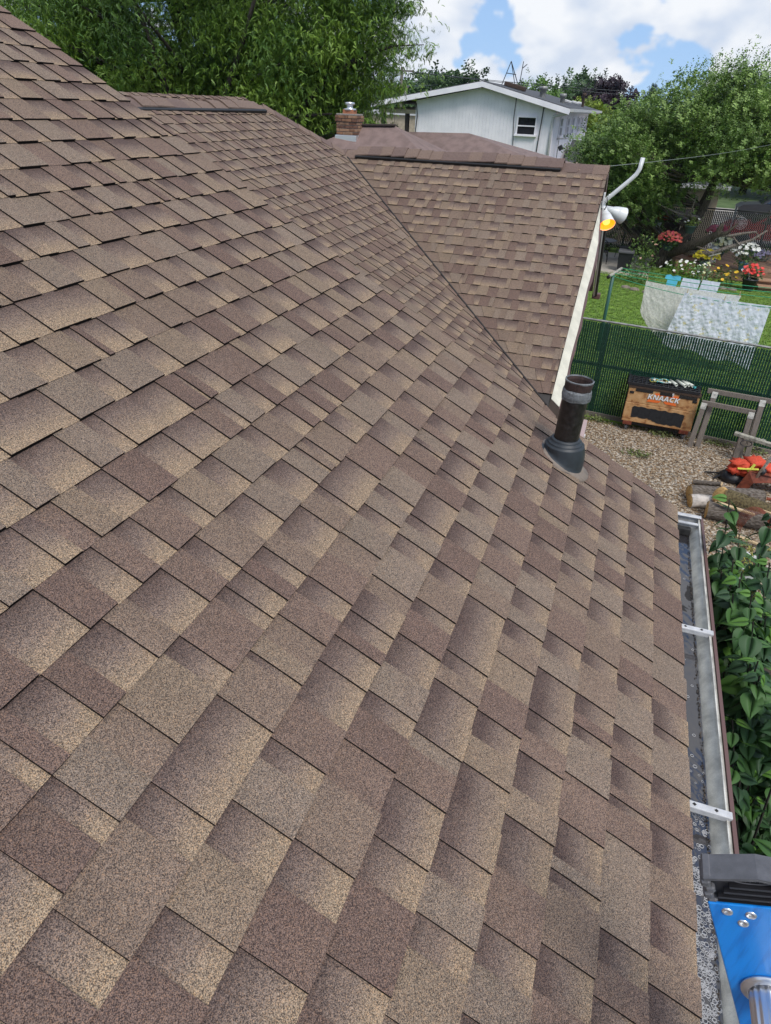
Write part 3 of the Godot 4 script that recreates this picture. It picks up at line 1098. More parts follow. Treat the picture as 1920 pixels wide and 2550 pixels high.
	prev = []
	var nz := fnl(8, 3.0, 3)
	for i in 241:
		var zz: float = lerp(za + 0.09, 3.6, i / 240.0)
		var row := []
		for k in 9:
			var xx: float = lerp(-0.009, 0.080, k / 8.0)
			var amp: float = 0.0006 + 0.0030 * smoothstep(1.3, 2.3, zz)
			row.append(Vector3(xx, 3.3235 + amp * nz.get_noise_2d(xx * 14.0, zz * 14.0), zz))
		if i > 0:
			for k in 8:
				quad(st, prev[k], prev[k + 1], row[k + 1], row[k])
		prev = row
	struct("water", st, M.water)
	st = mk(true)
	lathe(st, [[0.0068, -0.001], [0.0066, 0.0008], [0.0058, 0.0017], [0.0050, 0.0008], [0.0048, -0.001]], Transform3D(), 10)
	var bub := finish(st)
	var xf := []
	var co := []
	for i in 3600:
		var zz := 0.2 + 2.7 * rng.randf()
		var keep: float = smoothstep(1.55, 2.15, zz) + 0.012
		if zz < 2.0 and nz.get_noise_2d(zz * 2.6, 4.0) + 0.1 < 0.0:
			keep *= 0.3
		if rng.randf() > keep:
			continue
		var sc := R(0.35, 1.05)
		xf.append(Transform3D(Basis().scaled(Vector3(sc, sc * 0.8, sc)), Vector3(R(-0.006, 0.074), 3.3245, zz)))
		co.append(Color.WHITE)
	st = mk()
	box(st, Vector3.ZERO, Vector3(0.004, 0.0022, 0.004))
	var gx := []
	var gc := []
	for i in 700:
		var zz := R(za + 0.1, 3.4)
		gx.append(Transform3D(Basis(Vector3.UP, R(0, TAU)).scaled(Vector3.ONE * R(0.4, 1.1)), Vector3(0.0715 + rng.randfn(0.0, 0.0022), 3.3262, zz)))
		gc.append(Color(0.10, 0.075, 0.055).lerp(Color(0.02, 0.018, 0.016), rng.randf()))
	multi("grit_line", finish(st), M.leaf, gx, gc, gt)
	var bb := multi("bubbles", bub, M.bubble, xf, co)
	tag(bb, "bubbles crowding the dark standing water in the gutter", "bubbles")
	st = mk()
	box(st, Vector3(0.034, 3.345, za + 0.085), Vector3(0.09, 0.04, 0.03), 0.004)
	obj("rust_patch", st, M.gutter_film, gt)

# ---------- neighbouring buildings ----------
func brown_house():
	var h := thing("brown_hip_roof_house", "low house with plain brown hip roofs and a brick chimney, just past the wing ridge", "house", Vector3(-5.0, 0, -11.5))
	var o := -h.position
	var st := mk()
	# front hip roof
	var a := Vector3(-5.92, 4.74, -10.80) + o
	var b := Vector3(-5.30, 4.76, -10.95) + o
	var e := 2.95
	var c := [Vector3(-9.6, e, -7.3) + o, Vector3(-1.7, e, -7.9) + o, Vector3(-1.7, e, -14.6) + o, Vector3(-9.6, e, -14.6) + o]
	quad(st, c[0], c[1], b, a)
	tri(st, c[1], c[2], b)
	quad(st, c[2], c[3], a, b)
	tri(st, c[3], c[0], a)
	quad(st, c[0], c[3], c[2], c[1])
	# rear hip roof
	var d := Vector3(-7.4, 4.56, -13.2) + o
	var f := Vector3(-4.43, 4.62, -13.60) + o
	var g := [Vector3(-9.6, 3.7, -11.6) + o, Vector3(-1.66, 3.95, -12.0) + o, Vector3(-1.66, 3.95, -15.4) + o, Vector3(-10.5, 3.9, -15.6) + o]
	quad(st, g[0], g[1], f, d)
	tri(st, g[1], g[2], f)
	quad(st, g[2], g[3], d, f)
	tri(st, g[3], g[0], d)
	var rf := obj("roof", st, M.far_shingle, h)
	st = mk()
	bar(st, a + Vector3(-0.02, 0.01, 0), b + Vector3(0.02, 0.01, 0), 0.16, 0.035, Vector3.UP, 0.008)
	obj("ridge_vent", st, M.dark_wood, rf)
	st = mk()
	box(st, Vector3(-5.6, 1.45, -11.5) + o, Vector3(7.0, 2.9, 6.0))
	obj("wall", st, M.tan_wall, h)
	# brick chimney with metal base flashing, clay flue and metal cap
	var q := Vector3(-6.10, 0, -10.60) + o
	var hw := 0.195
	st = mk()
	box(st, q + Vector3(0, 4.55, 0), Vector3(hw * 2 - 0.012, 0.66, hw * 2 - 0.012))
	var chm := obj("chimney", st, M.mortar, h)
	var bh := 0.055
	for r in 6:
		var y := 4.575 + bh * (r + 0.5)
		var corb: float = 0.018 if r >= 4 else 0.0
		for side in 4:
			var bs := Basis(Vector3.UP, side * PI / 2)
			var x0 := -hw - corb
			var lens := [0.14, 0.20, 0.09] if r % 2 == 0 else [0.06, 0.20, 0.17]
			for ln in lens:
				var wv: float = min(ln, hw + corb - x0)
				if wv > 0.02:
					st = mk()
					box(st, q + Vector3(0, y, 0) + bs * Vector3(x0 + wv * 0.5, 0, hw - 0.03 + corb), Vector3(wv - 0.010, bh - 0.011, 0.072), 0.004, bs)
					obj("brick", st, M[["brick", "brick2", "brick3"][rng.randi() % 3]], chm)
				x0 += ln
	st = mk()
	box(st, q + Vector3(0, 4.915, 0), Vector3(0.40, 0.03, 0.40), 0.006)
	obj("crown", st, M.mortar, chm)
	st = mk()
	box(st, q + Vector3(0, 4.955, 0), Vector3(0.21, 0.08, 0.21), 0.008)
	obj("clay_flue", st, M.clay, chm)
	st = mk(true)
	lathe(st, [[0.0, 5.02], [0.125, 5.015], [0.125, 4.985], [0.115, 4.985], [0.06, 5.02], [0.06, 5.07], [0.095, 5.075], [0.095, 5.115], [0.0, 5.125]], Transform3D(Basis(), Vector3(q.x, 0, q.z)), 16)
	obj("metal_cap", st, M.alu, chm)
	st = mk()
	box(st, q + Vector3(0, 4.47, 0.0), Vector3(0.44, 0.20, 0.44), 0.006)
	box(st, q + Vector3(0, 4.55, 0.0), Vector3(0.42, 0.05, 0.42), 0.004)
	box(st, q + Vector3(0, 4.30, 0.05), Vector3(0.48, 0.30, 0.44), 0.006)
	obj("flashing", st, M.alu, chm)

func window_unit(parent: Node3D, T: Transform3D, w: float, hh: float):
	# T: centre of the opening, +z outward
	var st := mk()
	for s in [-1, 1]:
		box(st, T * Vector3(s * (w * 0.5 + 0.035), 0, 0.02), Vector3(0.07, hh + 0.14, 0.07), 0.006, T.basis)
	box(st, T * Vector3(0, hh * 0.5 + 0.035, 0.022), Vector3(w + 0.02, 0.07, 0.07), 0.006, T.basis)
	box(st, T * Vector3(0, -hh * 0.5 - 0.04, 0.045), Vector3(w + 0.22, 0.08, 0.14), 0.006, T.basis)
	box(st, T * Vector3(0, 0, 0.018), Vector3(w, 0.05, 0.05), 0.005, T.basis)
	var wn := obj("window", st, M.white_paint, parent)
	st = mk()
	box(st, T * Vector3(0, 0, -0.01), Vector3(w, hh, 0.012), 0.0, T.basis)
	obj("pane", st, M.window_glass, wn)

func white_house():
	var h := thing("white_gable_house", "white sided house with a low gable, seen past the brown roof ridge", "house", Vector3(-7.8, 0, -30.0))
	var o := -h.position
	var zf := -30.0
	var xl := -10.78
	var xrr := -4.62
	var px := -7.80
	var far := -46.0
	var st := mk()
	# body
	prism(st, [Vector3(xl, 0, zf) + o, Vector3(xrr, 0, zf) + o, Vector3(xrr, 5.16, zf) + o, Vector3(px, 5.86, zf) + o, Vector3(xl, 5.30, zf) + o], Vector3(0, 0, far - zf))
	obj("wall", st, M.white_paint, h)
	# vertical boards of the gable
	var n := 40
	for i in n:
		var x0: float = lerp(xl, xrr, float(i) / n)
		var x1: float = lerp(xl, xrr, float(i + 1) / n) - 0.008
		var t0: float = lerp(5.30, 5.86, (x0 - xl) / (px - xl)) if x0 < px else lerp(5.86, 5.16, (x0 - px) / (xrr - px))
		var t1: float = lerp(5.30, 5.86, (x1 - xl) / (px - xl)) if x1 < px else lerp(5.86, 5.16, (x1 - px) / (xrr - px))
		st = mk()
		prism(st, [Vector3(x0, 2.2, zf + 0.004) + o, Vector3(x1, 2.2, zf + 0.004) + o, Vector3(x1, t1, zf + 0.004) + o, Vector3(x0, t0, zf + 0.004) + o], Vector3(0, 0, 0.006))
		obj("siding_board", st, M.white_paint, h)
	# roof slabs
	var ov := 0.45
	var rl := Vector3(-12.75, 5.20, zf + ov) + o
	var rp := Vector3(px, 6.10, zf + ov) + o
	var rr := Vector3(-4.02, 5.24, zf + ov) + o
	var dz := Vector3(0, 0, far - zf - ov - 0.4)
	st = mk()
	prism(st, [rl, rp, rp + dz, rl + dz], Vector3(0, -0.05, 0))
	prism(st, [rp, rr, rr + dz, rp + dz], Vector3(0, -0.05, 0))
	var rf := obj("roof", st, M.grey_roof, h)
	st = mk()
	for q in [[rl, rp], [rp, rr]]:
		prism(st, [q[0] + Vector3(0, -0.03, 0.02), q[1] + Vector3(0, -0.03, 0.02), q[1] + Vector3(0, -0.24, 0.02), q[0] + Vector3(0, -0.22, 0.02)], Vector3(0, 0, -0.04))
	prism(st, [rr + Vector3(0.02, -0.03, 0), rr + dz + Vector3(0.02, -0.03, 0), rr + dz + Vector3(0.02, -0.18, 0), rr + Vector3(0.02, -0.18, 0)], Vector3(-0.03, 0, 0))
	obj("bargeboard", st, M.white_paint, h)
	st = mk()
	prism(st, [rr + Vector3(-0.02, -0.17, -0.1), rr + Vector3(-0.55, -0.12, -0.1), rr + dz + Vector3(-0.55, -0.12, 0), rr + dz + Vector3(-0.02, -0.17, 0)], Vector3(0, -0.02, 0))
	obj("soffit", st, M.white_paint, h)
	# porch under the left overhang
	st = mk()
	prism(st, [rl + Vector3(0.05, -0.26, -0.5), Vector3(xl, 5.05, zf) + o, Vector3(xl, 5.05, zf - 9.0) + o, rl + Vector3(0.05, -0.26, -9.5)], Vector3(0, -0.03, 0))
	obj("porch_ceiling", st, M.dark_wood, h)
	st = mk()
	bar(st, Vector3(-12.55, 4.86, zf - 0.1) + o, Vector3(xl, 4.86, zf - 0.1) + o, 0.08, 0.16)
	obj("porch_beam", st, M.tan_wall, h)
	for q in [[-12.40, -0.3], [-12.30, -3.6], [-11.25, -0.25], [-12.35, -7.0]]:
		st = mk()
		box(st, Vector3(q[0], 2.4, zf + q[1]) + o, Vector3(0.16, 4.8, 0.16), 0.01)
		obj("porch_post", st, M.dark_wood, h)
	st = mk()
	box(st, Vector3(-11.7, 2.9, zf - 5.0) + o, Vector3(2.2, 0.2, 9.4))
	obj("porch_floor", st, M.dark_wood, h)
	st = mk()
	for k in 9:
		bar(st, Vector3(-12.4 + k * 0.2, 3.0, zf - 0.3) + o, Vector3(-12.4 + k * 0.2, 3.85, zf - 0.3) + o, 0.025, 0.025)
	bar(st, Vector3(-12.45, 3.87, zf - 0.3) + o, Vector3(xl, 3.87, zf - 0.3) + o, 0.05, 0.05)
	obj("porch_railing", st, M.dark, h)
	# gable window, cables
	var T := Transform3D(Basis(), Vector3(-5.78, 4.52, zf + 0.03) + o)
	window_unit(h, T, 0.74, 0.62)
	st = mk(true)
	tube(st, [Vector3(-6.34, 5.56, zf + 0.05) + o, Vector3(-6.36, 4.8, zf + 0.05) + o, Vector3(-6.30, 4.2, zf + 0.05) + o, Vector3(-6.22, 3.3, zf + 0.05) + o], [0.014], 5)
	tube(st, [Vector3(-5.14, 5.24, zf + 0.05) + o, Vector3(-5.18, 4.3, zf + 0.05) + o, Vector3(-5.22, 3.2, zf + 0.05) + o], [0.020], 5)
	tube(st, [Vector3(-10.75, 5.2, zf + 0.05) + o, Vector3(-10.68, 4.7, zf + 0.05) + o, Vector3(-10.74, 4.0, zf + 0.05) + o, Vector3(-10.74, 3.0, zf + 0.05) + o], [0.02], 5)
	obj("cable", st, M.dark, h)
	st = mk(true)
	tube(st, [Vector3(-4.05, 5.05, zf + 0.3) + o, Vector3(-4.35, 5.0, zf + 0.2) + o, Vector3(-4.68, 4.92, zf + 0.1) + o, Vector3(-4.70, 4.7, zf + 0.08) + o, Vector3(-4.70, 2.0, zf + 0.08) + o], [0.055], 8)
	obj("downspout", st, M.white_alu, h)
	st = mk()
	bar(st, rr + Vector3(0.09, -0.08, 0), rr + dz + Vector3(0.09, -0.08, 0), 0.13, 0.12)
	obj("gutter", st, M.white_alu, h)
	for q in [-32.2, -35.0, -37.2, -40.0, -42.0, -44.6]:
		var T2 := Transform3D(Basis(Vector3.UP, PI / 2), Vector3(xrr + 0.02, 4.50, q) + o)
		window_unit(h, T2, 0.75, 0.66)
	st = mk(true)
	tube(st, [Vector3(-4.6, 4.05, -31.5) + o, Vector3(-3.6, 4.1, -33.0) + o, Vector3(-3.55, 2.2, -33.0) + o], [0.02], 5)
	tube(st, [Vector3(-4.5, 2.2, -31.5) + o, Vector3(-4.5, 4.0, -31.5) + o], [0.02], 5)
	obj("stair_railing", st, M.galv_dull, h)
	st = mk()
	box(st, Vector3(-4.35, 3.72, -31.3) + o, Vector3(0.2, 0.2, 0.2), 0.02, Basis(Vector3.BACK, 0.6))
	obj("porch_light", st, M.car_dark, h)
	# on the roof: antenna frame on a brown box, vents, pipe, skylights
	st = mk()
	box(st, Vector3(-6.9, 6.0, -32.5) + o, Vector3(0.95, 0.17, 0.6), 0.02, Basis(Vector3.BACK, -0.22))
	obj("roof_box", st, M.brown_siding, rf)
	st = mk(true)
	for q in [[Vector3(-7.55, 6.05, -32.6), Vector3(-7.25, 6.95, -32.7)], [Vector3(-7.25, 6.95, -32.7), Vector3(-6.85, 6.15, -32.6)], [Vector3(-7.38, 6.5, -32.6), Vector3(-6.95, 6.45, -32.6)], [Vector3(-7.1, 6.1, -33.4), Vector3(-7.25, 6.95, -32.7)], [Vector3(-6.75, 6.05, -32.6), Vector3(-6.68, 6.95, -32.6)], [Vector3(-6.68, 6.7, -32.6), Vector3(-6.5, 6.85, -32.6)]]:
		tube(st, [q[0] + o, q[1] + o], [0.018], 6)
	obj("antenna_frame", st, M.dark, rf)
	for q in [[-5.7, 5.78, -33.0, 0.20], [-4.95, 5.55, -34.5, 0.16]]:
		st = mk(true)
		lathe(st, [[0.0, 0.28], [q[3], 0.27], [q[3], 0.14], [q[3] * 0.7, 0.12], [q[3] * 0.7, -0.2]], Transform3D(Basis(), Vector3(q[0], q[1], q[2]) + o), 14)
		obj("roof_vent", st, M.galv_dull, rf)
	st = mk(true)
	lathe(st, [[0.0, 0.62], [0.10, 0.60], [0.10, 0.48], [0.07, 0.46], [0.07, -0.2]], Transform3D(Basis(), Vector3(-4.5, 5.38, -40.0) + o), 12)
	obj("metal_flue", st, M.brown_siding, rf)
	for q in [-35.0, -38.5, -41.5]:
		st = mk()
		box(st, Vector3(-4.75, 5.52, q) + o, Vector3(0.35, 0.12, 0.5), 0.03, Basis(Vector3.BACK, -0.22))
		obj("skylight", st, M.white_alu, rf)

	# hanging plant under the porch
	var hp := thing("hanging_basket", "small dark hanging plant between the porch posts of the white house", "plant", Vector3(-11.9, 4.25, -30.4))
	st = mk(true)
	lathe(st, [[0.0, -0.15], [0.10, -0.14], [0.14, 0.0], [0.0, 0.0]], Transform3D(), 12)
	obj("pot", st, M.dark_wood, hp)
	st = mk(true)
	tube(st, [Vector3(0, 0, 0), Vector3(0, 0.6, 0)], [0.008], 5)
	obj("cord", st, M.dark, hp)
	foliage_ball(hp, "leaves", Vector3(0, -0.02, 0), Vector3(0.22, 0.20, 0.22), 160, [C(0.03, 0.06, 0.02), C(0.05, 0.09, 0.03)], 0.07)

func garage():
	var h := thing("grey_roof_garage", "grey roofed garage with a white gutter, half hidden behind the big fruit tree", "garage", Vector3(-1.5, 0, -36.0))
	var st := mk()
	prism(st, [Vector3(-2.9, 2.55, 4.2), Vector3(4.5, 2.55, 4.2), Vector3(4.5, 3.9, -0.5), Vector3(-2.9, 3.9, -0.5)], Vector3(0, -0.08, 0))
	prism(st, [Vector3(-2.9, 3.9, -0.5), Vector3(4.5, 3.9, -0.5), Vector3(4.5, 2.6, -5.0), Vector3(-2.9, 2.6, -5.0)], Vector3(0, -0.08, 0))
	obj("roof", st, M.grey_roof, h)
	st = mk()
	bar(st, Vector3(-2.95, 2.52, 4.28), Vector3(4.55, 2.52, 4.28), 0.14, 0.14)
	obj("gutter", st, M.white_alu, h)
	st = mk()
	box(st, Vector3(0.8, 1.25, -0.4), Vector3(6.8, 2.5, 8.4))
	obj("wall", st, M.tan_wall, h)
	st = mk()
	bar(st, Vector3(-2.3, 2.75, 4.0), Vector3(-1.9, 3.92, -0.4), 0.18, 0.05)
	obj("roof_plank", st, M.tan_wall, h)
	# far pale building behind the porch
	var f := thing("tan_building", "pale tan flat building far off, seen through the porch posts", "building", Vector3(-22, 0, -62))
	st = mk()
	box(st, Vector3(0, 2.2, 0), Vector3(16, 4.4, 8))
	obj("wall", st, M.tan_wall, f)
	st = mk()
	box(st, Vector3(0, 4.5, 0), Vector3(16.4, 0.25, 8.4))
	obj("roof", st, M.white_alu, f)
	st = mk()
	for k in 5:
		box(st, Vector3(-6 + k * 3.0, 1.6, 4.02), Vector3(1.6, 1.3, 0.06))
	obj("window", st, M.window_glass, f)

# ---------- fences ----------
func green_fence():
	var f := thing("green_slat_fence", "dark green chain link fence with woven vertical slats behind the yard", "fence", Vector3(0, 0, -9.68))
	var zf := func(x: float) -> float: return 0.135 * x + 0.010 * x * x
	var x := -2.6
	var i := 0
	var wires := mk()
	while x < 4.8:
		var z: float = zf.call(x)
		var st := mk()
		box(st, Vector3(x, 0.92 + R(-0.01, 0.01), z), Vector3(0.0345, 1.76, 0.004), 0.0, Basis(Vector3.UP, R(-0.12, 0.12)))
		obj("slat", st, M.slat if rng.randf() < 0.6 else M.slat2, f)
		# the wire weaves in front of and behind the slats
		for k in 35:
			var y0 := 0.06 + k * 0.05
			var s := 1.0 if k % 2 == 0 else -1.0
			bar(wires, Vector3(x - 0.021 * s, y0, z + 0.007), Vector3(x + 0.021 * s, y0 + 0.05, z + 0.007), 0.0042, 0.0042)
		x += 0.0425
		i += 1
	obj("chain_link", wires, M.green_vinyl, f).set_meta("kind", "stuff")
	for px in [-2.3, -0.60, 2.28, 4.4]:
		var st := mk(true)
		tube(st, [Vector3(px, -0.05, zf.call(px) - 0.045), Vector3(px, 1.84, zf.call(px) - 0.045)], [0.030], 10)
		obj("post", st, M.green_vinyl, f)
	var st := mk(true)
	var a := []
	var b := []
	var c := []
	for k in 16:
		var xx: float = lerp(-2.7, 4.8, k / 15.0)
		a.append(Vector3(xx, 1.83, zf.call(xx) - 0.03))
		b.append(Vector3(xx, 1.0, zf.call(xx) - 0.04))
		c.append(Vector3(xx, 0.06, zf.call(xx) + 0.03))
	tube(st, a, [0.021], 8)
	obj("top_rail", st, M.galv_dull, f)
	st = mk(true)
	tube(st, b, [0.032], 8)
	obj("middle_rail", st, M.green_vinyl, f)
	st = mk()
	for k in 15:
		bar(st, c[k] - Vector3(0, 0.02, 0), c[k + 1] - Vector3(0, 0.02, 0), 0.035, 0.09)
	obj("bottom_board", st, M.grey_timber, f)

func back_fence():
	var f := thing("black_chain_link_fence", "black chain link fence with dark slats behind the patio and deck", "fence", Vector3(0, 0, -29.6))
	var slats := mk()
	var wires := mk()
	var x := -4.0
	while x < 8.0:
		box(slats, Vector3(x, 0.95, 0), Vector3(0.052, 1.8, 0.006))
		for k in 22:
			var s := 1.0 if k % 2 == 0 else -1.0
			bar(wires, Vector3(x + 0.035 - 0.03 * s, 0.08 + k * 0.08, 0.012), Vector3(x + 0.035 + 0.03 * s, 0.16 + k * 0.08, 0.012), 0.010, 0.010)
		x += 0.07
	obj("slat_field", slats, M.black_slat, f).set_meta("kind", "stuff")
	obj("chain_link", wires, M.wire_pale, f).set_meta("kind", "stuff")
	for k in 5:
		var st := mk(true)
		tube(st, [Vector3(-3.6 + k * 2.7, 0, -0.06), Vector3(-3.6 + k * 2.7, 2.0, -0.06)], [0.04], 8)
		obj("post", st, M.black_slat, f)
	var st := mk(true)
	tube(st, [Vector3(-4, 1.9, -0.05), Vector3(8, 1.9, -0.05)], [0.03], 8)
	obj("top_rail", st, M.black_slat, f)
	# dark lean-to behind the tree
	var s := thing("dark_shed", "dark brown low shed in the shade under the fruit tree", "shed", Vector3(0.0, 0, -28.9))
	st = mk()
	box(st, Vector3(0.35, 0.75, -0.2), Vector3(1.7, 1.5, 0.7))
	obj("wall", st, M.dark_wood, s)
	st = mk()
	prism(st, [Vector3(-0.7, 1.45, 0.4), Vector3(1.5, 1.50, 0.4), Vector3(1.5, 1.75, -0.6), Vector3(-0.7, 1.7, -0.6)], Vector3(0, 0.05, 0))
	obj("roof", st, M.brown_siding, s)

func deck_and_patio():
	sheet("patio", [[-6, -24.0], [0.3, -24.0], [0.5, -28.6], [-6, -28.6]], 0.02, M.concrete, 0.1)
	var d := thing("wooden_deck", "reddish brown wooden deck with two low steps, full of flower pots", "deck", Vector3(3.6, 0, -26.5))
	# diagonal boards
	var dir := Vector3(0.62, 0, 0.78).normalized()
	var side := dir.cross(Vector3.UP)
	var rect := PackedVector2Array([Vector2(-2.4, 1.1), Vector2(3.6, 1.9), Vector2(3.6, -2.7), Vector2(-2.4, -2.7)])
	var w := 0.14
	for k in range(-32, 33):
		var cc := side * (k * w)
		var strip := PackedVector2Array()
		for q in [cc - dir * 6 - side * (w * 0.5 - 0.008), cc + dir * 6 - side * (w * 0.5 - 0.008), cc + dir * 6 + side * (w * 0.5 - 0.008), cc - dir * 6 + side * (w * 0.5 - 0.008)]:
			strip.append(Vector2(q.x, q.z))
		for piece in Geometry2D.intersect_polygons(rect, strip):
			if piece.size() < 3:
				continue
			var poly := []
			for q in piece:
				poly.append(Vector3(q.x, 0.42, q.y))
			var st := mk()
			prism(st, poly, Vector3(0, -0.03, 0))
			obj("deck_board", st, M["deck_board%d" % (rng.randi() % 4)], d)
	var st := mk()
	prism(st, [Vector3(-2.38, 0.385, 1.10), Vector3(3.6, 0.385, 1.90), Vector3(3.6, 0.02, 1.90), Vector3(-2.38, 0.02, 1.10)], Vector3(0, 0, -0.06))
	prism(st, [Vector3(-2.38, 0.385, 1.10), Vector3(-2.38, 0.385, -2.7), Vector3(-2.38, 0.02, -2.7), Vector3(-2.38, 0.02, 1.10)], Vector3(0.06, 0, 0))
	obj("skirt_board", st, M.deck_board1, d)
	for k in 2:
		st = mk()
		box(st, Vector3(1.75, 0.27 - k * 0.14, 2.15 + k * 0.42), Vector3(2.8, 0.05, 0.46), 0.006)
		obj("step_tread", st, M.deck_board2, d)
		st = mk()
		box(st, Vector3(1.75, 0.13 - k * 0.07, 2.12 + k * 0.42), Vector3(2.76, 0.24 - k * 0.14, 0.36))
		obj("step_riser", st, M.deck_board0, d)

# ---------- vegetation ----------
func foliage_ball(parent: Node3D, called: String, c: Vector3, r: Vector3, n: int, cols: Array, size: float, leaf: Mesh = null):
	if leaf == null:
		leaf = simple_leaf()
	var xf := []
	var co := []
	for i in n:
		var d := Vector3(rng.randfn(), rng.randfn(), rng.randfn()).normalized() * pow(rng.randf(), 0.4)
		var b := Basis.from_euler(Vector3(R(-0.9, 0.9), R(0, TAU), R(-0.9, 0.9)))
		xf.append(Transform3D(b.scaled_local(Vector3.ONE * size * R(0.6, 1.3)), c + d * r))
		co.append(cols[0].lerp(cols[1], rng.randf()) * R(0.8, 1.2))
	return multi(called, leaf, M.leaf, xf, co, parent)

var _leaf: Mesh
func simple_leaf() -> Mesh:
	if _leaf == null:
		var st := mk()
		# a small pointed leaf folded along its midrib, base at the origin
		var m := [Vector3(0, 0, 0), Vector3(0.5, 0.03, 0), Vector3(1.0, -0.08, 0)]
		tri(st, m[0], Vector3(0.4, 0.12, 0.27), m[1])
		tri(st, m[1], Vector3(0.4, 0.12, 0.27), m[2])
		tri(st, m[0], m[1], Vector3(0.4, 0.12, -0.27))
		tri(st, m[1], m[2], Vector3(0.4, 0.12, -0.27))
		_leaf = finish(st)
	return _leaf

func frond() -> Mesh:
	# feathery compound leaf hanging from its base along -y
	var st := mk()
	for k in 9:
		var t := (k + 1) / 9.0
		var p := Vector3(0.75 * t - 0.15 * t * t, -0.34 * t * t, 0.06 * sin(t * 5.0))
		for s in [-1, 1]:
			var d := Vector3(0.10 + R(-0.04, 0.06), -0.07 - R(0, 0.08), s * (0.30 - 0.12 * t))
			var w := Vector3(0.045, 0.01, 0.0)
			tri(st, p, p + d * 0.5 + w, p + d)
			tri(st, p, p + d, p + d * 0.5 - w)
	return finish(st)

func sprig(n: int, up: float) -> Mesh:
	# leafy shoot along +y
	var st := mk()
	for k in n:
		var t := (k + 0.6) / n
		var a := k * 2.4
		var d := Vector3(cos(a), 0.55, sin(a)).normalized()
		var p := Vector3(0.04 * sin(k), up * t, 0.04 * cos(k * 1.3))
		var s := d.cross(Vector3.UP).normalized() * 0.075
		var L := 0.30 * (1.0 - 0.35 * t)
		tri(st, p, p + d * L * 0.5 + s, p + d * L + Vector3(0, -0.03, 0))
		tri(st, p, p + d * L + Vector3(0, -0.03, 0), p + d * L * 0.5 - s)
	return finish(st)

func cluster_points(c: Vector3, r: Vector3, n: int, shell := 0.55) -> Array:
	var out := []
	while out.size() < n:
		var d := Vector3(rng.randfn(), rng.randfn(), rng.randfn()).normalized()
		var k := pow(rng.randf(), shell)
		out.append(c + d * r * k)
	return out

# trunk, limbs running to clusters, and a crown of leaf sprays round each
func tree(called: String, label: String, base: Vector3, trunk: Array, tr: Array, clusters: Array, crad: float, per: int, leaf: Mesh, lsize: float, cols: Array, mode: String, bark: Material, group := "", flat := 0.75) -> Node3D:
	var t := thing(called, label, "tree", base, group)
	var st := mk(true)
	tube(st, trunk, tr, 9, true, 0.12)
	obj("trunk", st, bark, t)
	st = mk(true)
	var xf := []
	var co := []
	for c in clusters:
		var best: Vector3 = trunk[trunk.size() - 1]
		var bd := 1e9
		for i in range(1, trunk.size()):
			var dd: float = (trunk[i] - c).length() + (0.0 if trunk[i].y < c.y else 1.5)
			if dd < bd:
				bd = dd
				best = trunk[i]
		var mid: Vector3 = best.lerp(c, 0.5) + Vector3(R(-0.3, 0.3), -0.06 * (c - best).length() + R(-0.15, 0.15), R(-0.3, 0.3)) * 0.8
		var r0: float = clamp((c - best).length() * 0.016, 0.015, 0.10) * tr[0] / 0.25
		tube(st, [best, best.lerp(mid, 0.5) + rv(0.08), mid, mid.lerp(c, 0.55) + rv(0.10), c], [r0, r0 * 0.8, r0 * 0.6, r0 * 0.42, r0 * 0.2], 5, false)
		var tone: float = rng.randf()
		var rad := crad * R(0.65, 1.3)
		for i in per:
			var d := Vector3(rng.randfn(), rng.randfn() * flat, rng.randfn()) * 0.52
			var p: Vector3 = c + d * rad
			var b: Basis
			var s := lsize * R(0.65, 1.35)
			if mode == "droop":
				b = Basis(Vector3.UP, R(0, TAU)) * Basis(Vector3.BACK, R(-1.0, 0.35)) * Basis(Vector3.RIGHT, R(-0.8, 0.8))
			elif mode == "up":
				b = Basis(Vector3.UP, R(0, TAU)) * Basis(Vector3.BACK, R(0.0, 1.1))
			else:
				b = Basis.from_euler(Vector3(R(-1, 1), R(0, TAU), R(-1, 1)))
			xf.append(Transform3D(b.scaled_local(Vector3.ONE * s), p))
			co.append(cols[0].lerp(cols[1], clamp(tone * 0.85 + R(-0.1, 0.25), 0, 1)) * R(0.85, 1.15))
	obj("limbs", st, bark, t)
	multi("crown", leaf, M.leaf, xf, co, t)
	return t

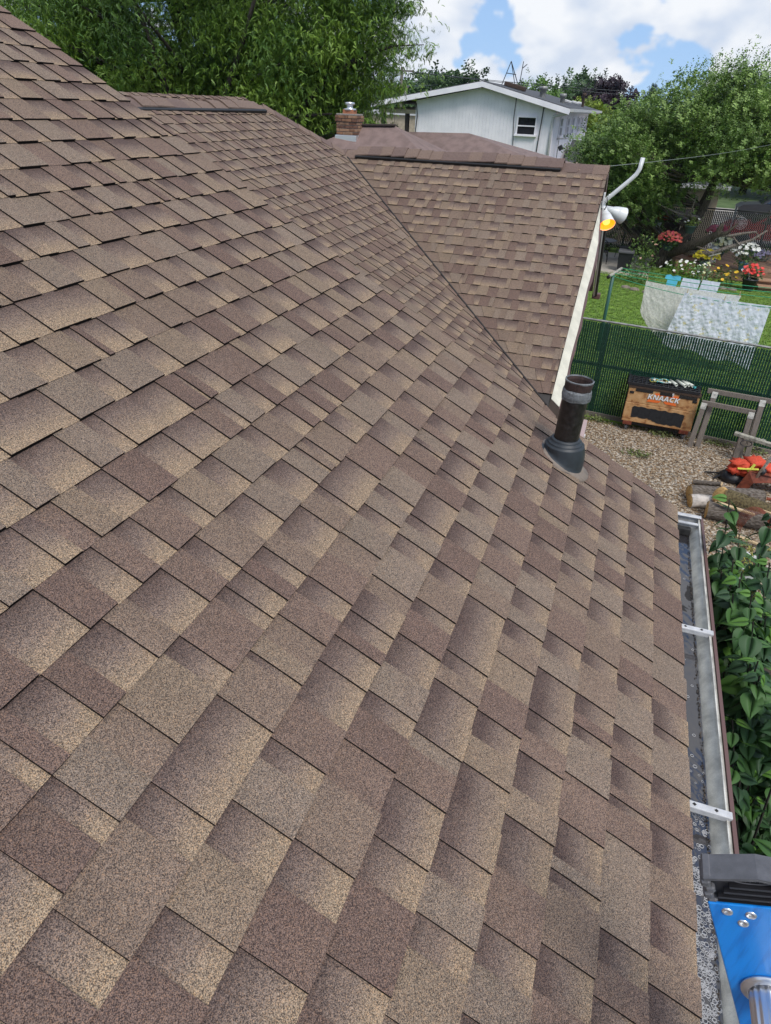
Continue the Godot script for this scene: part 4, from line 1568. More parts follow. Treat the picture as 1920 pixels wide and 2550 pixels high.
func trees():
	var fr := frond()
	# big locust beyond the roofs on the left
	var base := Vector3(-10.5, 0, -13.0)
	var cl := []
	for c in cluster_points(Vector3(0, 6.6, 0), Vector3(4.6, 3.1, 3.6), 120, 0.42):
		cl.append(c)
	for c in cluster_points(Vector3(2.3, 5.6, 0.2), Vector3(2.1, 1.3, 1.8), 34, 0.6):
		cl.append(c)
	for c in cluster_points(Vector3(-3.6, 5.6, 1.0), Vector3(3.2, 2.3, 1.6), 62, 0.6):
		cl.append(c)
	for c in cluster_points(Vector3(3.3, 6.3, 0.4), Vector3(1.4, 1.5, 1.3), 26, 0.6):
		cl.append(c)
	tree("locust_tree", "large feathery locust tree with dark limbs, rising behind the roofs on the left", base,
		[Vector3(0.4, 0, 0), Vector3(0.3, 2.2, 0.1), Vector3(0.0, 3.6, 0.0), Vector3(-0.5, 5.2, -0.2), Vector3(-0.9, 7.0, 0.1), Vector3(-1.0, 8.6, 0.2)], [0.27, 0.25, 0.22, 0.17, 0.11, 0.05],
		cl, 0.72, 560, fr, 0.135, [C(0.052, 0.125, 0.016), C(0.200, 0.325, 0.040)], "droop", M.bark_dark)
	# leaning boughs seen through the crown, and the loose sprays at its right edge
	var lt: Node3D = get_node("locust_tree")
	var st := mk(true)
	for q in [[Vector3(0.1, 3.4, 0.9), Vector3(-1.4, 4.6, 1.4), Vector3(-3.0, 6.0, 1.6), Vector3(-4.2, 7.2, 1.5)], [Vector3(0.1, 3.6, 0.8), Vector3(0.9, 5.0, 1.2), Vector3(1.7, 6.3, 1.4), Vector3(2.3, 7.6, 1.4)], [Vector3(0.3, 3.2, 0.8), Vector3(1.3, 4.2, 1.3), Vector3(2.5, 4.8, 1.5), Vector3(3.6, 4.9, 1.4)], [Vector3(0, 3.4, 0.7), Vector3(-0.4, 5.0, 1.3), Vector3(-0.6, 6.2, 1.5), Vector3(-1.3, 7.5, 1.4)], [Vector3(2.2, 4.5, 1.2), Vector3(3.4, 5.6, 1.0), Vector3(4.2, 6.0, 0.8), Vector3(4.7, 6.12, 0.75), Vector3(5.3, 6.15, 0.7)]]:
		tube(st, q, [0.10, 0.08, 0.05, 0.018, 0.006], 7, true, 0.1)
	obj("bough", st, M.bark_dark, lt)
	var xf := []
	var co := []
	for q in [[Vector3(3.6, 5.9, 0.8), Vector3(5.5, 6.25, 0.6)], [Vector3(3.8, 6.5, 0.4), Vector3(5.0, 6.95, 0.3)], [Vector3(3.9, 5.2, 0.9), Vector3(5.0, 5.55, 0.9)], [Vector3(3.6, 4.7, 1.0), Vector3(4.7, 4.75, 1.0)], [Vector3(3.2, 7.2, 0.4), Vector3(4.5, 7.5, 0.3)]]:
		for i in 190:
			var t := rng.randf()
			var p: Vector3 = q[0].lerp(q[1], t) + Vector3(0, 0.12 * sin(t * 5.0), 0) + rv(0.10)
			xf.append(Transform3D((Basis(Vector3.UP, R(0, TAU)) * Basis(Vector3.BACK, R(-1.1, 0.2))).scaled_local(Vector3.ONE * R(0.12, 0.19)), p))
			co.append(C(0.10, 0.20, 0.026).lerp(C(0.23, 0.37, 0.045), rng.randf()))
	multi("spray", fr, M.leaf, xf, co, lt)

	# a row of plainer trees further left and behind, closing the view under the locust
	for q in [[-19.0, -20.0, 4.2, 3.2, C(0.05, 0.11, 0.02), "dense green tree behind the locust at the left"], [-14.5, -24.0, 3.6, 3.4, C(0.10, 0.19, 0.03), "yellowish green tree glimpsed low through the locust"], [-20.0, -34.0, 4.5, 4.0, C(0.06, 0.12, 0.03), "green tree left of the white house porch"]]:
		var c2 := cluster_points(Vector3(0, q[2], 0), Vector3(q[3], q[2] * 0.62, q[3]), 60, 0.5)
		tree("leafy_tree", q[5], Vector3(q[0], 0, q[1]), [Vector3.ZERO, Vector3(0.1, q[2] * 0.5, 0), Vector3(0, q[2] * 1.3, 0)], [0.22, 0.17, 0.06], c2, 0.9, 46, sprig(9, 0.6), 0.8, [q[4] * 0.8, q[4] * 1.4], "any", M.bark_dark, "trees in the background")

	# broad fruit tree over the neighbour's garden
	cl = []
	for c in cluster_points(Vector3(1.6, 4.25, 0.0), Vector3(3.5, 2.05, 2.8), 150, 0.40):
		if c.y > 3.25 - 0.35 * clamp(0.4 - c.x, 0.0, 1.0):
			cl.append(c)
	for c in cluster_points(Vector3(-1.9, 3.75, 0.8), Vector3(1.9, 1.45, 1.6), 60, 0.5):
		if c.y > 1.9:
			cl.append(c)
	for c in cluster_points(Vector3(-1.5, 2.4, 0.4), Vector3(1.7, 0.9, 1.2), 30, 0.6):
		cl.append(c)
	for c in cluster_points(Vector3(4.3, 3.6, 0.2), Vector3(2.4, 1.7, 2.0), 50, 0.5):
		if c.y > 3.2:
			cl.append(c)
	var at := tree("fruit_tree", "broad leafy fruit tree with a leaning forked trunk over the neighbour's garden", Vector3(0.6, 0, -26.6),
		[Vector3(-0.05, -0.05, 0), Vector3(0.12, 0.3, 0.05), Vector3(0.45, 0.75, 0.0), Vector3(0.9, 1.5, -0.2), Vector3(1.15, 2.2, -0.3), Vector3(1.35, 3.2, -0.2), Vector3(1.4, 4.6, 0.0)], [0.34, 0.29, 0.27, 0.24, 0.20, 0.13, 0.05],
		cl, 0.76, 135, sprig(8, 0.55), 0.34, [C(0.090, 0.160, 0.032), C(0.245, 0.360, 0.085)], "up", M.bark_apple)
	# upright water shoots along the top
	xf = []
	co = []
	for i in 150:
		var a := R(-2.6, 4.9)
		var topy: float = 4.2 + 2.35 * sqrt(max(0.0, 1.0 - pow((a - 1.7) / 3.7, 2.0)))
		if a < -0.6:
			topy = max(topy, 4.4 + 0.75 * sqrt(max(0.0, 1.0 - pow((a + 1.7) / 1.5, 2.0))))
		var zz := R(-1.2, 1.6)
		var p := Vector3(a, topy - 0.10 * zz * zz, zz)
		xf.append(Transform3D((Basis(Vector3.UP, R(0, TAU)) * Basis(Vector3.BACK, R(-0.22, 0.22))).scaled_local(Vector3(0.36, R(0.45, 0.85), 0.36)), p - Vector3(0, 0.25, 0)))
		co.append(C(0.12, 0.21, 0.05).lerp(C(0.20, 0.31, 0.08), rng.randf()))
	multi("shoots", sprig(14, 1.15), M.leaf, xf, co, at)
	# limbs: thick fork and bare dead boughs reaching to the right
	st = mk(true)
	tube(st, [Vector3(0.30, 0.55, 0.05), Vector3(0.75, 0.80, 0.6), Vector3(1.35, 1.15, 1.1), Vector3(1.75, 1.55, 1.5), Vector3(1.82, 1.90, 1.6)], [0.24, 0.20, 0.16, 0.12, 0.06], 9, true, 0.12)
	tube(st, [Vector3(1.55, 1.38, 1.3), Vector3(2.05, 1.62, 1.6), Vector3(2.3, 1.95, 1.6)], [0.10, 0.07, 0.03], 7, true, 0.1)
	obj("fork", st, M.bark_apple, at)
	st = mk(true)
	for q in [[[Vector3(0.9, 0.70, 0.7), Vector3(1.7, 0.85, 1.5), Vector3(2.3, 1.18, 1.6), Vector3(2.9, 1.45, 1.6), Vector3(3.3, 1.80, 1.6)], [0.12, 0.085, 0.07, 0.05, 0.03]], [[Vector3(1.6, 1.5, 1.4), Vector3(2.2, 1.52, 1.6), Vector3(2.5, 1.62, 1.6), Vector3(2.95, 1.72, 1.6), Vector3(3.15, 1.50, 1.6)], [0.07, 0.06, 0.05, 0.035, 0.02]], [[Vector3(2.25, 1.52, 1.6), Vector3(2.55, 1.25, 1.7), Vector3(2.75, 1.05, 1.7)], [0.03, 0.022, 0.012]], [[Vector3(1.1, 1.0, 0.9), Vector3(1.5, 0.98, 1.6), Vector3(1.95, 0.80, 1.7)], [0.04, 0.028, 0.012]], [[Vector3(1.05, 1.9, 0.3), Vector3(0.3, 2.05, 1.0), Vector3(-0.5, 2.35, 1.3)], [0.06, 0.035, 0.012]], [[Vector3(0.95, 1.6, 0.3), Vector3(0.7, 2.1, 1.0), Vector3(0.75, 2.7, 1.2)], [0.05, 0.03, 0.012]], [[Vector3(0.35, 0.6, 0.3), Vector3(0.28, 1.0, 0.7), Vector3(0.5, 1.35, 0.9)], [0.07, 0.06, 0.05]], [[Vector3(0.5, 0.95, 0.5), Vector3(0.85, 1.5, 0.9), Vector3(1.1, 1.95, 1.0)], [0.07, 0.06, 0.04]]]:
		tube(st, q[0], q[1], 7, true, 0.12)
	obj("dead_bough", st, M.dead_wood, at)

	# far trees
	var far := sprig(10, 0.5)
	for q in [[Vector3(-23.5, 0, -80), 4.8, 5.0, 2.9, C(0.05, 0.10, 0.025), "round green tree on the skyline left of the antenna"], [Vector3(-29.0, 0, -80), 4.2, 4.0, 2.2, C(0.06, 0.11, 0.04), "low green tree on the skyline next to the first utility pole"], [Vector3(-11.6, 0, -70), 4.6, 3.3, 2.3, C(0.10, 0.19, 0.03), "bright green tree right of the roof vents on the skyline"], [Vector3(-9.6, 0, -90), 5.0, 4.5, 2.9, C(0.06, 0.11, 0.035), "green tree between the roof vents and the purple tree"], [Vector3(-5.4, 0, -58), 3.8, 2.1, 1.9, C(0.20, 0.27, 0.02), "yellow green round tree in front of the purple tree"], [Vector3(-5.6, 0, -84), 5.0, 3.3, 2.9, C(0.028, 0.012, 0.020), "dark purple leaved tree on the skyline"], [Vector3(-1.2, 0, -70), 4.4, 1.3, 3.2, C(0.02, 0.045, 0.025), "narrow dark conifer right of the purple tree"], [Vector3(-37.0, 0, -70), 4.2, 6.0, 2.6, C(0.06, 0.11, 0.03), "green trees on the skyline beyond the porch"], [Vector3(7, 0, -62), 4.2, 6.0, 2.6, C(0.05, 0.10, 0.03), "dark green tree across the street behind the fruit tree"], [Vector3(16, 0, -58), 4.5, 6.0, 2.8, C(0.05, 0.10, 0.03), "dark green tree across the street at the right"], [Vector3(-46, 0, -64), 4.6, 7.0, 3.2, C(0.05, 0.10, 0.03), "green tree far off beyond the locust"]]:
		var c2 := cluster_points(Vector3(0, q[1], 0), Vector3(q[2], q[3], q[2]), 64, 0.45)
		var cc: Color = q[4]
		tree("leafy_tree", q[5], q[0], [Vector3.ZERO, Vector3(0.1, q[1] * 0.6, 0), Vector3(0, q[1] * 1.3, 0)], [0.3, 0.24, 0.08], c2, q[2] * 0.30, 44, far, q[2] * 0.30, [cc * 0.72, cc * 1.35], "any", M.bark_dark, "trees in the background")

func utility():
	for q in [[Vector3(-23.1, 0, -65.0), 8.0, "weathered utility pole with crossarm beside the locust's edge"], [Vector3(-25.6, 0, -101.9), 9.0, "distant utility pole above the white gable"]]:
		var p := thing("utility_pole", q[2], "utility pole", q[0], "utility poles")
		var st := mk(true)
		tube(st, [Vector3.ZERO, Vector3(0, q[1], 0)], [0.17, 0.13], 8)
		obj("pole", st, M.pole_wood, p)
		for y in [q[1] - 0.3, q[1] - 1.5]:
			st = mk()
			box(st, Vector3(0, y, 0.12), Vector3(2.3, 0.13, 0.13) if y > q[1] - 1.0 else Vector3(1.5, 0.12, 0.12))
			obj("crossarm", st, M.pole_wood, p)
		st = mk(true)
		lathe(st, [[0.0, 0.5], [0.2, 0.48], [0.2, -0.3], [0.0, -0.32]], Transform3D(Basis(), Vector3(0.34, q[1] - 2.2, 0)), 10)
		obj("transformer", st, M.galv_dull, p)
	var ends := [[Vector3(-23.9, 7.75, -64.9), Vector3(30, 7.0, -78)], [Vector3(-23.1, 7.75, -64.9), Vector3(30, 6.2, -78)], [Vector3(-22.3, 6.55, -64.9), Vector3(-25.6, 8.7, -101.8)], [Vector3(-23.6, 6.55, -64.9), Vector3(-26.4, 8.7, -101.8)]]
	for i in 4:
		var st := mk(true)
		var pts := []
		for k in 13:
			var t := k / 12.0
			pts.append(ends[i][0].lerp(ends[i][1], t) - Vector3(0, (0.7 if i < 2 else 0.3) * 4.0 * t * (1 - t), 0))
		tube(st, pts, [0.022], 4, false)
		tag(obj("power_line", st, M.car_dark, null), ["upper power line running right from the near utility pole", "lower power line running right from the near utility pole", "power line between the two utility poles, nearer side", "power line between the two utility poles, farther side"][i], "cable", "overhead lines")
	var st := mk(true)
	var pts := []
	for k in 9:
		var t := k / 8.0
		pts.append(Vector3(-0.95, 4.58, -5.9).lerp(Vector3(3.2, 4.6, -22.0), t) - Vector3(0, 0.06 * 4.0 * t * (1 - t), 0))
	tube(st, pts, [0.0035], 5, false)
	tag(obj("service_wire", st, M.wire_dull, null), "thin pale wire from the gable peak across the fruit tree", "cable")

# ---------- near right: lilac and ladder ----------
func heart_leaf(v: int) -> Mesh:
	var r := RandomNumberGenerator.new()
	r.seed = 900 + v
	var st := mk(true)
	# outline half widths along the midrib from the stalk to the tip
	var prof := [[-0.10, 0.18], [0.02, 0.36], [0.20, 0.44], [0.42, 0.40], [0.62, 0.28], [0.80, 0.13], [1.0, 0.0]]
	var curl := r.randf_range(0.08, 0.42)
	var fold := r.randf_range(0.03, 0.20)
	var mids := []
	var inn := []
	var out := []
	for q in prof:
		var x: float = max(q[0], 0.0)
		var y: float = -curl * x * x
		mids.append(Vector3(x, y, 0))
		for s in [-1, 1]:
			var w: float = q[1]
			inn.append(Vector3(lerp(x, q[0], 0.5), y + fold * w * 0.32 + 0.012, s * w * 0.5))
			out.append(Vector3(q[0], y + fold * w * 0.55 - 0.10 * w * w, s * w))
	var rib := Color(1.2, 1.18, 1.1)
	for i in prof.size() - 1:
		for s in 2:
			var a: int = i * 2 + s
			var b: int = (i + 1) * 2 + s
			for q in [[mids[i], rib], [inn[a], Color.WHITE], [inn[b], Color.WHITE], [mids[i], rib], [inn[b], Color.WHITE], [mids[i + 1], rib], [inn[a], Color.WHITE], [out[a], Color(0.92, 0.95, 0.9)], [out[b], Color(0.92, 0.95, 0.9)], [inn[a], Color.WHITE], [out[b], Color(0.92, 0.95, 0.9)], [inn[b], Color.WHITE]]:
				st.set_color(q[1])
				st.add_vertex(q[0])
	# stalk
	st.set_color(Color(1.3, 1.5, 0.9))
	tube(st, [Vector3(-0.28, 0.06, 0), Vector3(-0.1, 0.0, 0), Vector3(0.02, -0.005, 0)], [0.012], 4, false)
	return finish(st)

func lilac():
	var L := thing("lilac_bush", "lilac bush with large heart shaped leaves crowding the gutter at the right edge", "bush", Vector3(0.75, 0, 0.7))
	var o := -L.position
	var meshes := []
	for i in 8:
		meshes.append(heart_leaf(i))
	var mats := []
	for c in [C(0.026, 0.076, 0.019), C(0.035, 0.097, 0.021), C(0.047, 0.122, 0.022), C(0.019, 0.056, 0.016), C(0.082, 0.190, 0.022)]:
		var m := mt("lilac_%d" % mats.size(), c, 0.62)
		m.vertex_color_use_as_albedo = true
		m.backlight_enabled = true
		m.backlight = Color(c.r * 0.5, c.g * 0.5, c.b * 0.3).linear_to_srgb()
		mats.append(m)
	var stems := [[Vector3(0.165, 3.64, 0.27), 10], [Vector3(0.22, 3.44, 0.46), 9], [Vector3(0.20, 3.36, 0.60), 8], [Vector3(0.27, 3.26, 0.50), 8], [Vector3(0.42, 3.48, 0.02), 9], [Vector3(0.40, 3.12, 0.36), 8], [Vector3(0.52, 3.30, 0.20), 8], [Vector3(0.36, 2.98, 0.66), 8], [Vector3(0.30, 2.95, 0.85), 7], [Vector3(0.50, 2.95, 0.62), 8]]
	for i in 90:
		var z := R(-0.25, 2.2)
		var x := R(0.24, 1.15)
		stems.append([Vector3(x, R(2.15, 2.95) + 0.15 * x - 0.10 * max(z - 0.8, 0.0), z), 8])
	for i in 24:
		stems.append([Vector3(R(0.15, 0.40), R(3.12, 3.48), R(0.1, 1.3)), 10])
	var st := mk(true)
	var leaves := []
	for s in stems:
		var tip: Vector3 = s[0]
		var foot := Vector3(0.75 + R(-0.25, 0.35), 0.1, 0.7 + R(-0.6, 0.6))
		var mid := foot.lerp(tip, 0.55) + Vector3(R(-0.1, 0.1), 0.1, R(-0.1, 0.1))
		tube(st, [foot + o, mid + o, tip + o], [0.011, 0.006, 0.003], 6, false)
		var d := (tip - mid).normalized()
		for k in s[1]:
			var p: Vector3 = tip - d * (k * 0.050)
			var ang: float = k * PI / 2 + R(-0.3, 0.3)
			for sd in 2:
				var a: float = ang + sd * PI
				var tilt: float = R(-0.85, 0.15)
				var b := Basis(Vector3.UP, a) * Basis(Vector3.BACK, tilt) * Basis(Vector3.RIGHT, R(-0.6, 0.6))
				var size := R(0.052, 0.098) * (0.75 if k == 0 else 1.0)
				var pos: Vector3 = p + b * Vector3(size * 0.3, 0, 0)
				if pos.x < 0.16 and (pos.y < 3.43 or pos.x < 0.0):
					continue
				var young := 4 if (k == 0 and rng.randf() < 0.5) or rng.randf() < 0.05 else rng.randi() % 4
				leaves.append([(pos - Vector3(-0.484, 5.113, 3.27)).length() - (0.4 if pos.x < 0.6 else 0.0), Transform3D(b.scaled_local(Vector3.ONE * size), pos + o), rng.randi() % 8, young])
	obj("stems", st, M.bark_dark, L)
	leaves.sort_custom(func(a, b): return a[0] < b[0])
	var xf := []
	var co := []
	for i in leaves.size():
		var q: Array = leaves[i]
		if i < 300:
			var m := put("leaf", meshes[q[2]], mats[q[3]], L)
			m.transform = q[1]
		else:
			xf.append(q[1])
			co.append(M["lilac_%d" % q[3]].albedo_color.srgb_to_linear())
	for i in 2600:
		var b := Basis.from_euler(Vector3(R(-0.7, 0.7), R(0, TAU), R(-0.9, 0.3)))
		var x := R(0.30, 1.9)
		var z := R(-0.5, 2.4)
		xf.append(Transform3D(b.scaled_local(Vector3.ONE * R(0.06, 0.10)), Vector3(x, R(0.9, 2.75) + 0.1 * x, z) + o))
		co.append(M["lilac_%d" % (rng.randi() % 4)].albedo_color.srgb_to_linear())
	multi("inner_leaves", meshes[2], M.leaf, xf, co, L)
	# spent flower heads
	st = mk(true)
	for q in [Vector3(0.30, 3.36, 0.35), Vector3(0.46, 3.40, 0.16), Vector3(0.36, 3.22, 0.42)]:
		for k in 26:
			var t := rng.randf()
			var p: Vector3 = q + Vector3(R(-0.03, 0.03) * (1.2 - t), t * 0.16 - 0.05, R(-0.03, 0.03) * (1.2 - t)) + o
			tube(st, [p, p + rv(0.018)], [0.003, 0.002], 4, false)
	obj("seed_heads", st, M.olive, L)

func ladder():
	var top := Vector3(-0.180, 4.115, 2.58)
	var d := Vector3(0.402, -0.916, 0).normalized()      # down the rail
	var w := Vector3(0.916, 0.402, 0).normalized()       # across the rail, away from the house
	var L := thing("blue_ladder", "blue fibreglass extension ladder leaning on the gutter, black cap on its rail", "ladder", top + d * 4.45 + w * 0.05)
	var o := -L.position
	var B := Basis(w, -d, Vector3(0, 0, 1))
	var ln := 4.45
	for k in 2:
		var z: float = 0.0 if k == 0 else 0.42
		var sg: float = -1.0 if k == 0 else 1.0
		var st := mk()
		var c: Vector3 = top + d * ln * 0.5 + w * 0.052 + Vector3(0, 0, z)
		box(st, c + o, Vector3(0.104, ln, 0.005), 0.0015, B)
		for e in [0.0025, 0.1015]:
			box(st, top + d * ln * 0.5 + w * e + Vector3(0, 0, z + sg * 0.017) + o, Vector3(0.005, ln, 0.030), 0.0015, B)
		obj("rail", st, M.blue_glass, L)
		for q in [[0.024, 0.016], [0.055, 0.019], [0.042, 0.040]]:
			st = mk(true)
			lathe(st, [[0.0078, 0.0], [0.0072, 0.0016], [0.0058, 0.0020], [0.0022, 0.0004], [0.0, 0.0002]], Transform3D(Basis(Vector3.RIGHT, PI / 2 * -sg), top + d * q[1] + w * q[0] + Vector3(0, 0, z - sg * 0.0026) + o), 14)
			obj("rivet", st, M.alu, L)
		# end cap: ribbed black block with a grey bumper on the house side
		st = mk()
		var cc: Vector3 = top - d * 0.020 + w * 0.054 + Vector3(0, 0, z + sg * 0.012)
		prism(st, [cc + w * -0.050 + d * 0.030 + Vector3(0, 0, -0.028) + o, cc + w * -0.050 - d * 0.027 + Vector3(0, 0, -0.028) + o, cc + w * 0.020 - d * 0.033 + Vector3(0, 0, -0.028) + o, cc + w * 0.038 - d * 0.028 + Vector3(0, 0, -0.028) + o, cc + w * 0.052 - d * 0.012 + Vector3(0, 0, -0.028) + o, cc + w * 0.060 + d * 0.030 + Vector3(0, 0, -0.028) + o], Vector3(0, 0, 0.030))
		var cap := obj("end_cap", st, M.plastic_black, L)
		st = mk()
		prism(st, [cc + w * -0.052 - d * 0.034 + Vector3(0, 0, -0.026) + o, cc + w * 0.020 - d * 0.0425 + Vector3(0, 0, -0.026) + o, cc + w * 0.045 - d * 0.0365 + Vector3(0, 0, -0.026) + o, cc + w * 0.060 - d * 0.016 + Vector3(0, 0, -0.026) + o, cc + w * 0.0635 + d * 0.028 + Vector3(0, 0, -0.026) + o, cc + w * 0.058 + d * 0.028 + Vector3(0, 0, -0.026) + o, cc + w * 0.054 - d * 0.013 + Vector3(0, 0, -0.026) + o, cc + w * 0.041 - d * 0.031 + Vector3(0, 0, -0.026) + o, cc + w * 0.020 - d * 0.0365 + Vector3(0, 0, -0.026) + o, cc + w * -0.050 - d * 0.030 + Vector3(0, 0, -0.026) + o], Vector3(0, 0, 0.040))
		obj("cap_hood", st, M.plastic_grey, cap)
		for r in 4:
			st = mk()
			box(st, cc + w * (0.002 + 0.003 * r) + d * (0.024 - r * 0.012) + Vector3(0, 0, 0.006 - sg * 0.0) + o, Vector3(0.100 - 0.012 * r, 0.0035, 0.010), 0.0012, B)
			obj("rib", st, M.plastic_black, cap)
		st = mk(true)
		var oval := []
		for i in 25:
			oval.append(cc + w * (0.012 + 0.026 * cos(i * TAU / 24)) - d * (0.020 - 0.0065 * sin(i * TAU / 24)) + Vector3(0, 0, 0.0022) + o)
		tube(st, oval, [0.0010], 5, false)
		for i in 6:
			tube(st, [cc + w * (-0.004 + 0.006 * i) - d * 0.0175 + Vector3(0, 0, 0.0022) + o, cc + w * (-0.002 + 0.006 * i) - d * 0.0225 + Vector3(0, 0, 0.0022) + o], [0.0009], 4)
		obj("embossed_oval", st, M.plastic_grey, cap)
		st = mk()
		for r in 5:
			box(st, cc + w * (-0.047 - 0.004 * (r % 2)) + d * (0.022 - r * 0.013) + Vector3(0, 0, -0.008) + o, Vector3(0.014, 0.0135, 0.040), 0.003, B)
		obj("bumper", st, M.plastic_grey, cap)
	for k in 14:
		var c: Vector3 = top + d * (0.205 + k * 0.305) + w * 0.056
		var st := mk(true)
		var T := Transform3D(Basis(w, Vector3(0, 0, 1), d), c + o)
		var rings := []
		# fluted D-shaped rung
		for e in 2:
			var ring := []
			for s in 64:
				var a := TAU * s / 64
				var r := 0.0285 + (0.0010 if s % 4 < 2 else -0.0006)
				var p := Vector3(cos(a) * r, 0.0 if e == 0 else 0.42, sin(a) * r * (1.0 if sin(a) > -0.2 else 0.8))
				ring.append(T * p)
			rings.append(ring)
		for s in 64:
			quad(st, rings[0][s], rings[0][(s + 1) % 64], rings[1][(s + 1) % 64], rings[1][s])
		lathe(st, [[0.029, 0.010], [0.036, 0.009], [0.0405, 0.006], [0.0405, 0.003], [0.029, 0.003]], T, 32)
		obj("rung", st, M.alu, L)

# ---------- work yard ----------
func text_mesh(s: String, h: float, depth: float) -> TextMesh:
	var t := TextMesh.new()
	t.text = s
	var f := SystemFont.new()
	f.font_names = PackedStringArray(["Droid Sans"])
	f.font_weight = 800
	t.font = f
	t.font_size = 64
	t.pixel_size = h / 46.0
	t.depth = depth
	return t

func work_yard():
	# steel job box
	var bx := thing("job_box", "rusty tan steel job box on casters standing before the green fence", "tool chest", Vector3(0.60, 0, -9.22), "")
	bx.rotation.y = -0.04
	var st := mk()
	box(st, Vector3(0, 0.385, -0.28), Vector3(1.22, 0.37, 0.56), 0.008)
	box(st, Vector3(0, 0.715, -0.28), Vector3(1.21, 0.285, 0.555), 0.008)
	obj("body", st, M.rust_box, bx)
	st = mk()
	box(st, Vector3(0, 0.875, -0.28), Vector3(1.24, 0.05, 0.58), 0.008)
	obj("lid", st, M.brown_siding, bx)
	st = mk()
	var outline := []
	for k in 26:
		var t := k / 25.0
		outline.append(Vector3(lerp(-0.47, 0.44, t), 0.515 - 0.012 * t + R(-0.012, 0.012) - (0.03 if k == 0 or k == 25 else 0.0), 0.003))
	for k in 26:
		var t := 1.0 - k / 25.0
		outline.append(Vector3(lerp(-0.46, 0.43, t), 0.305 - 0.05 * smoothstep(0.3, 0.6, t) + R(-0.012, 0.012), 0.003))
	prism(st, outline, Vector3(0, 0, 0.003))
	obj("black_paint_patch", st, M.black_paint, bx)
	for s in [-0.54, 0.54]:
		st = mk()
		box(st, Vector3(s, 0.765, 0.0), Vector3(0.075, 0.045, 0.014), 0.004)
		obj("latch_slot", st, M.dark, bx)
	st = mk()
	box(st, Vector3(-0.33, 0.825, 0.002), Vector3(0.30, 0.055, 0.012), 0.003)
	box(st, Vector3(0.05, 0.82, 0.002), Vector3(0.22, 0.06, 0.014), 0.003)
	box(st, Vector3(0.42, 0.82, 0.002), Vector3(0.30, 0.055, 0.012), 0.003)
	obj("hinge_band", st, M.dark, bx)
	var tm := text_mesh("KNAACK", 0.088, 0.006)
	var tmo := put("lettering", tm, M.white_print, bx, Vector3(0.015, 0.735, 0.007))
	var sk := Basis(Vector3(1, 0, 0), Vector3(0.12, 1, 0), Vector3(0, 0, 1)).scaled(Vector3(1.12, 1, 1))
	tmo.transform = Transform3D(sk, tmo.position)
	st = mk()
	prism(st, [Vector3(-0.23, 0.682, 0.002), Vector3(-0.02, 0.682, 0.002), Vector3(-0.035, 0.655, 0.002), Vector3(-0.055, 0.642, 0.002), Vector3(-0.255, 0.632, 0.002)], Vector3(0, 0, 0.004))
	prism(st, [Vector3(0.03, 0.682, 0.002), Vector3(0.235, 0.682, 0.002), Vector3(0.255, 0.632, 0.002), Vector3(0.075, 0.640, 0.002), Vector3(0.05, 0.655, 0.002)], Vector3(0, 0, 0.004))
	box(st, Vector3(0.06, 0.795, 0.001), Vector3(0.40, 0.035, 0.006))
	obj("orange_emblem", st, M.orange_print, bx)
	var tg := text_mesh("5", 0.05, 0.004)
	put("lid_digit", tg, M.white_print, bx, Vector3(0.16, 0.835, 0.012))
	for sx in [-0.50, 0.50]:
		for sz in [-0.08, -0.48]:
			st = mk()
			box(st, Vector3(sx, 0.165, sz), Vector3(0.16, 0.075, 0.16), 0.006)
			var cs := obj("caster", st, M.rust_red, bx)
			st = mk(true)
			lathe(st, [[0.0, -0.022], [0.058, -0.022], [0.066, -0.012], [0.066, 0.012], [0.058, 0.022], [0.0, 0.022]], Transform3D(Basis(Vector3.UP, 0.5 * sx) * Basis(Vector3.BACK, PI / 2), Vector3(sx, 0.066, sz)), 18)
			obj("wheel", st, M.plastic_grey, cs)
			st = mk()
			for s2 in [-0.032, 0.032]:
				box(st, Vector3(sx + s2, 0.10, sz), Vector3(0.006, 0.09, 0.05), 0.0, Basis(Vector3.UP, 0.5 * sx))
			obj("fork", st, M.galv_dull, cs)
	# black plastic grate on the lid
	var gr := thing("plastic_grate", "black plastic grate lying on the job box lid", "grate", Vector3(0.58, 0.90, -9.50))
	gr.rotation.y = -0.04
	st = mk()
	for k in 17:
		box(st, Vector3(-0.60 + k * 0.075, 0.03, 0), Vector3(0.016, 0.06, 0.58), 0.003)
	for k in 7:
		box(st, Vector3(0, 0.03, -0.285 + k * 0.095), Vector3(1.216, 0.056, 0.016), 0.003)
	for k in 5:
		box(st, Vector3(-0.60 + k * 0.30, 0.031, 0), Vector3(0.040, 0.06, 0.584), 0.003)
	obj("lattice", st, M.plastic_black, gr)
	st = mk()
	box(st, Vector3(0, 0.004, 0), Vector3(1.2, 0.006, 0.57))
	obj("sheet_below", st, M.dark, gr)
	# pale plastic pipes
	for q in [[0.78, -9.42, 0.18, 0.5, "short pale pipe lying alone left of the other pipes on the grate"], [0.93, -9.46, 0.23, 0.55, "longest pale pipe on the grate"], [1.00, -9.50, 0.18, 0.6, "middle pale pipe of the three lying together on the grate"], [1.06, -9.48, 0.17, 0.62, "rightmost pale pipe on the grate"]]:
		st = mk(true)
		var a := Vector3(sin(-q[3]) * q[2], 0, -cos(q[3]) * q[2]) * 0.6
		lathe(st, [[0.024, 0.0], [0.028, 0.0], [0.028, q[2] * 1.2], [0.024, q[2] * 1.2], [0.024, 0.0]], Transform3D(Basis(Vector3.UP, q[3]) * Basis(Vector3.RIGHT, -PI / 2), Vector3(0, 0.028, q[2] * 0.6)), 14)
		tag(obj("plastic_pipe", st, M.pvc, null, Vector3(q[0], 0.962, q[1])), q[4], "pipe", "pale pipes on the grate")
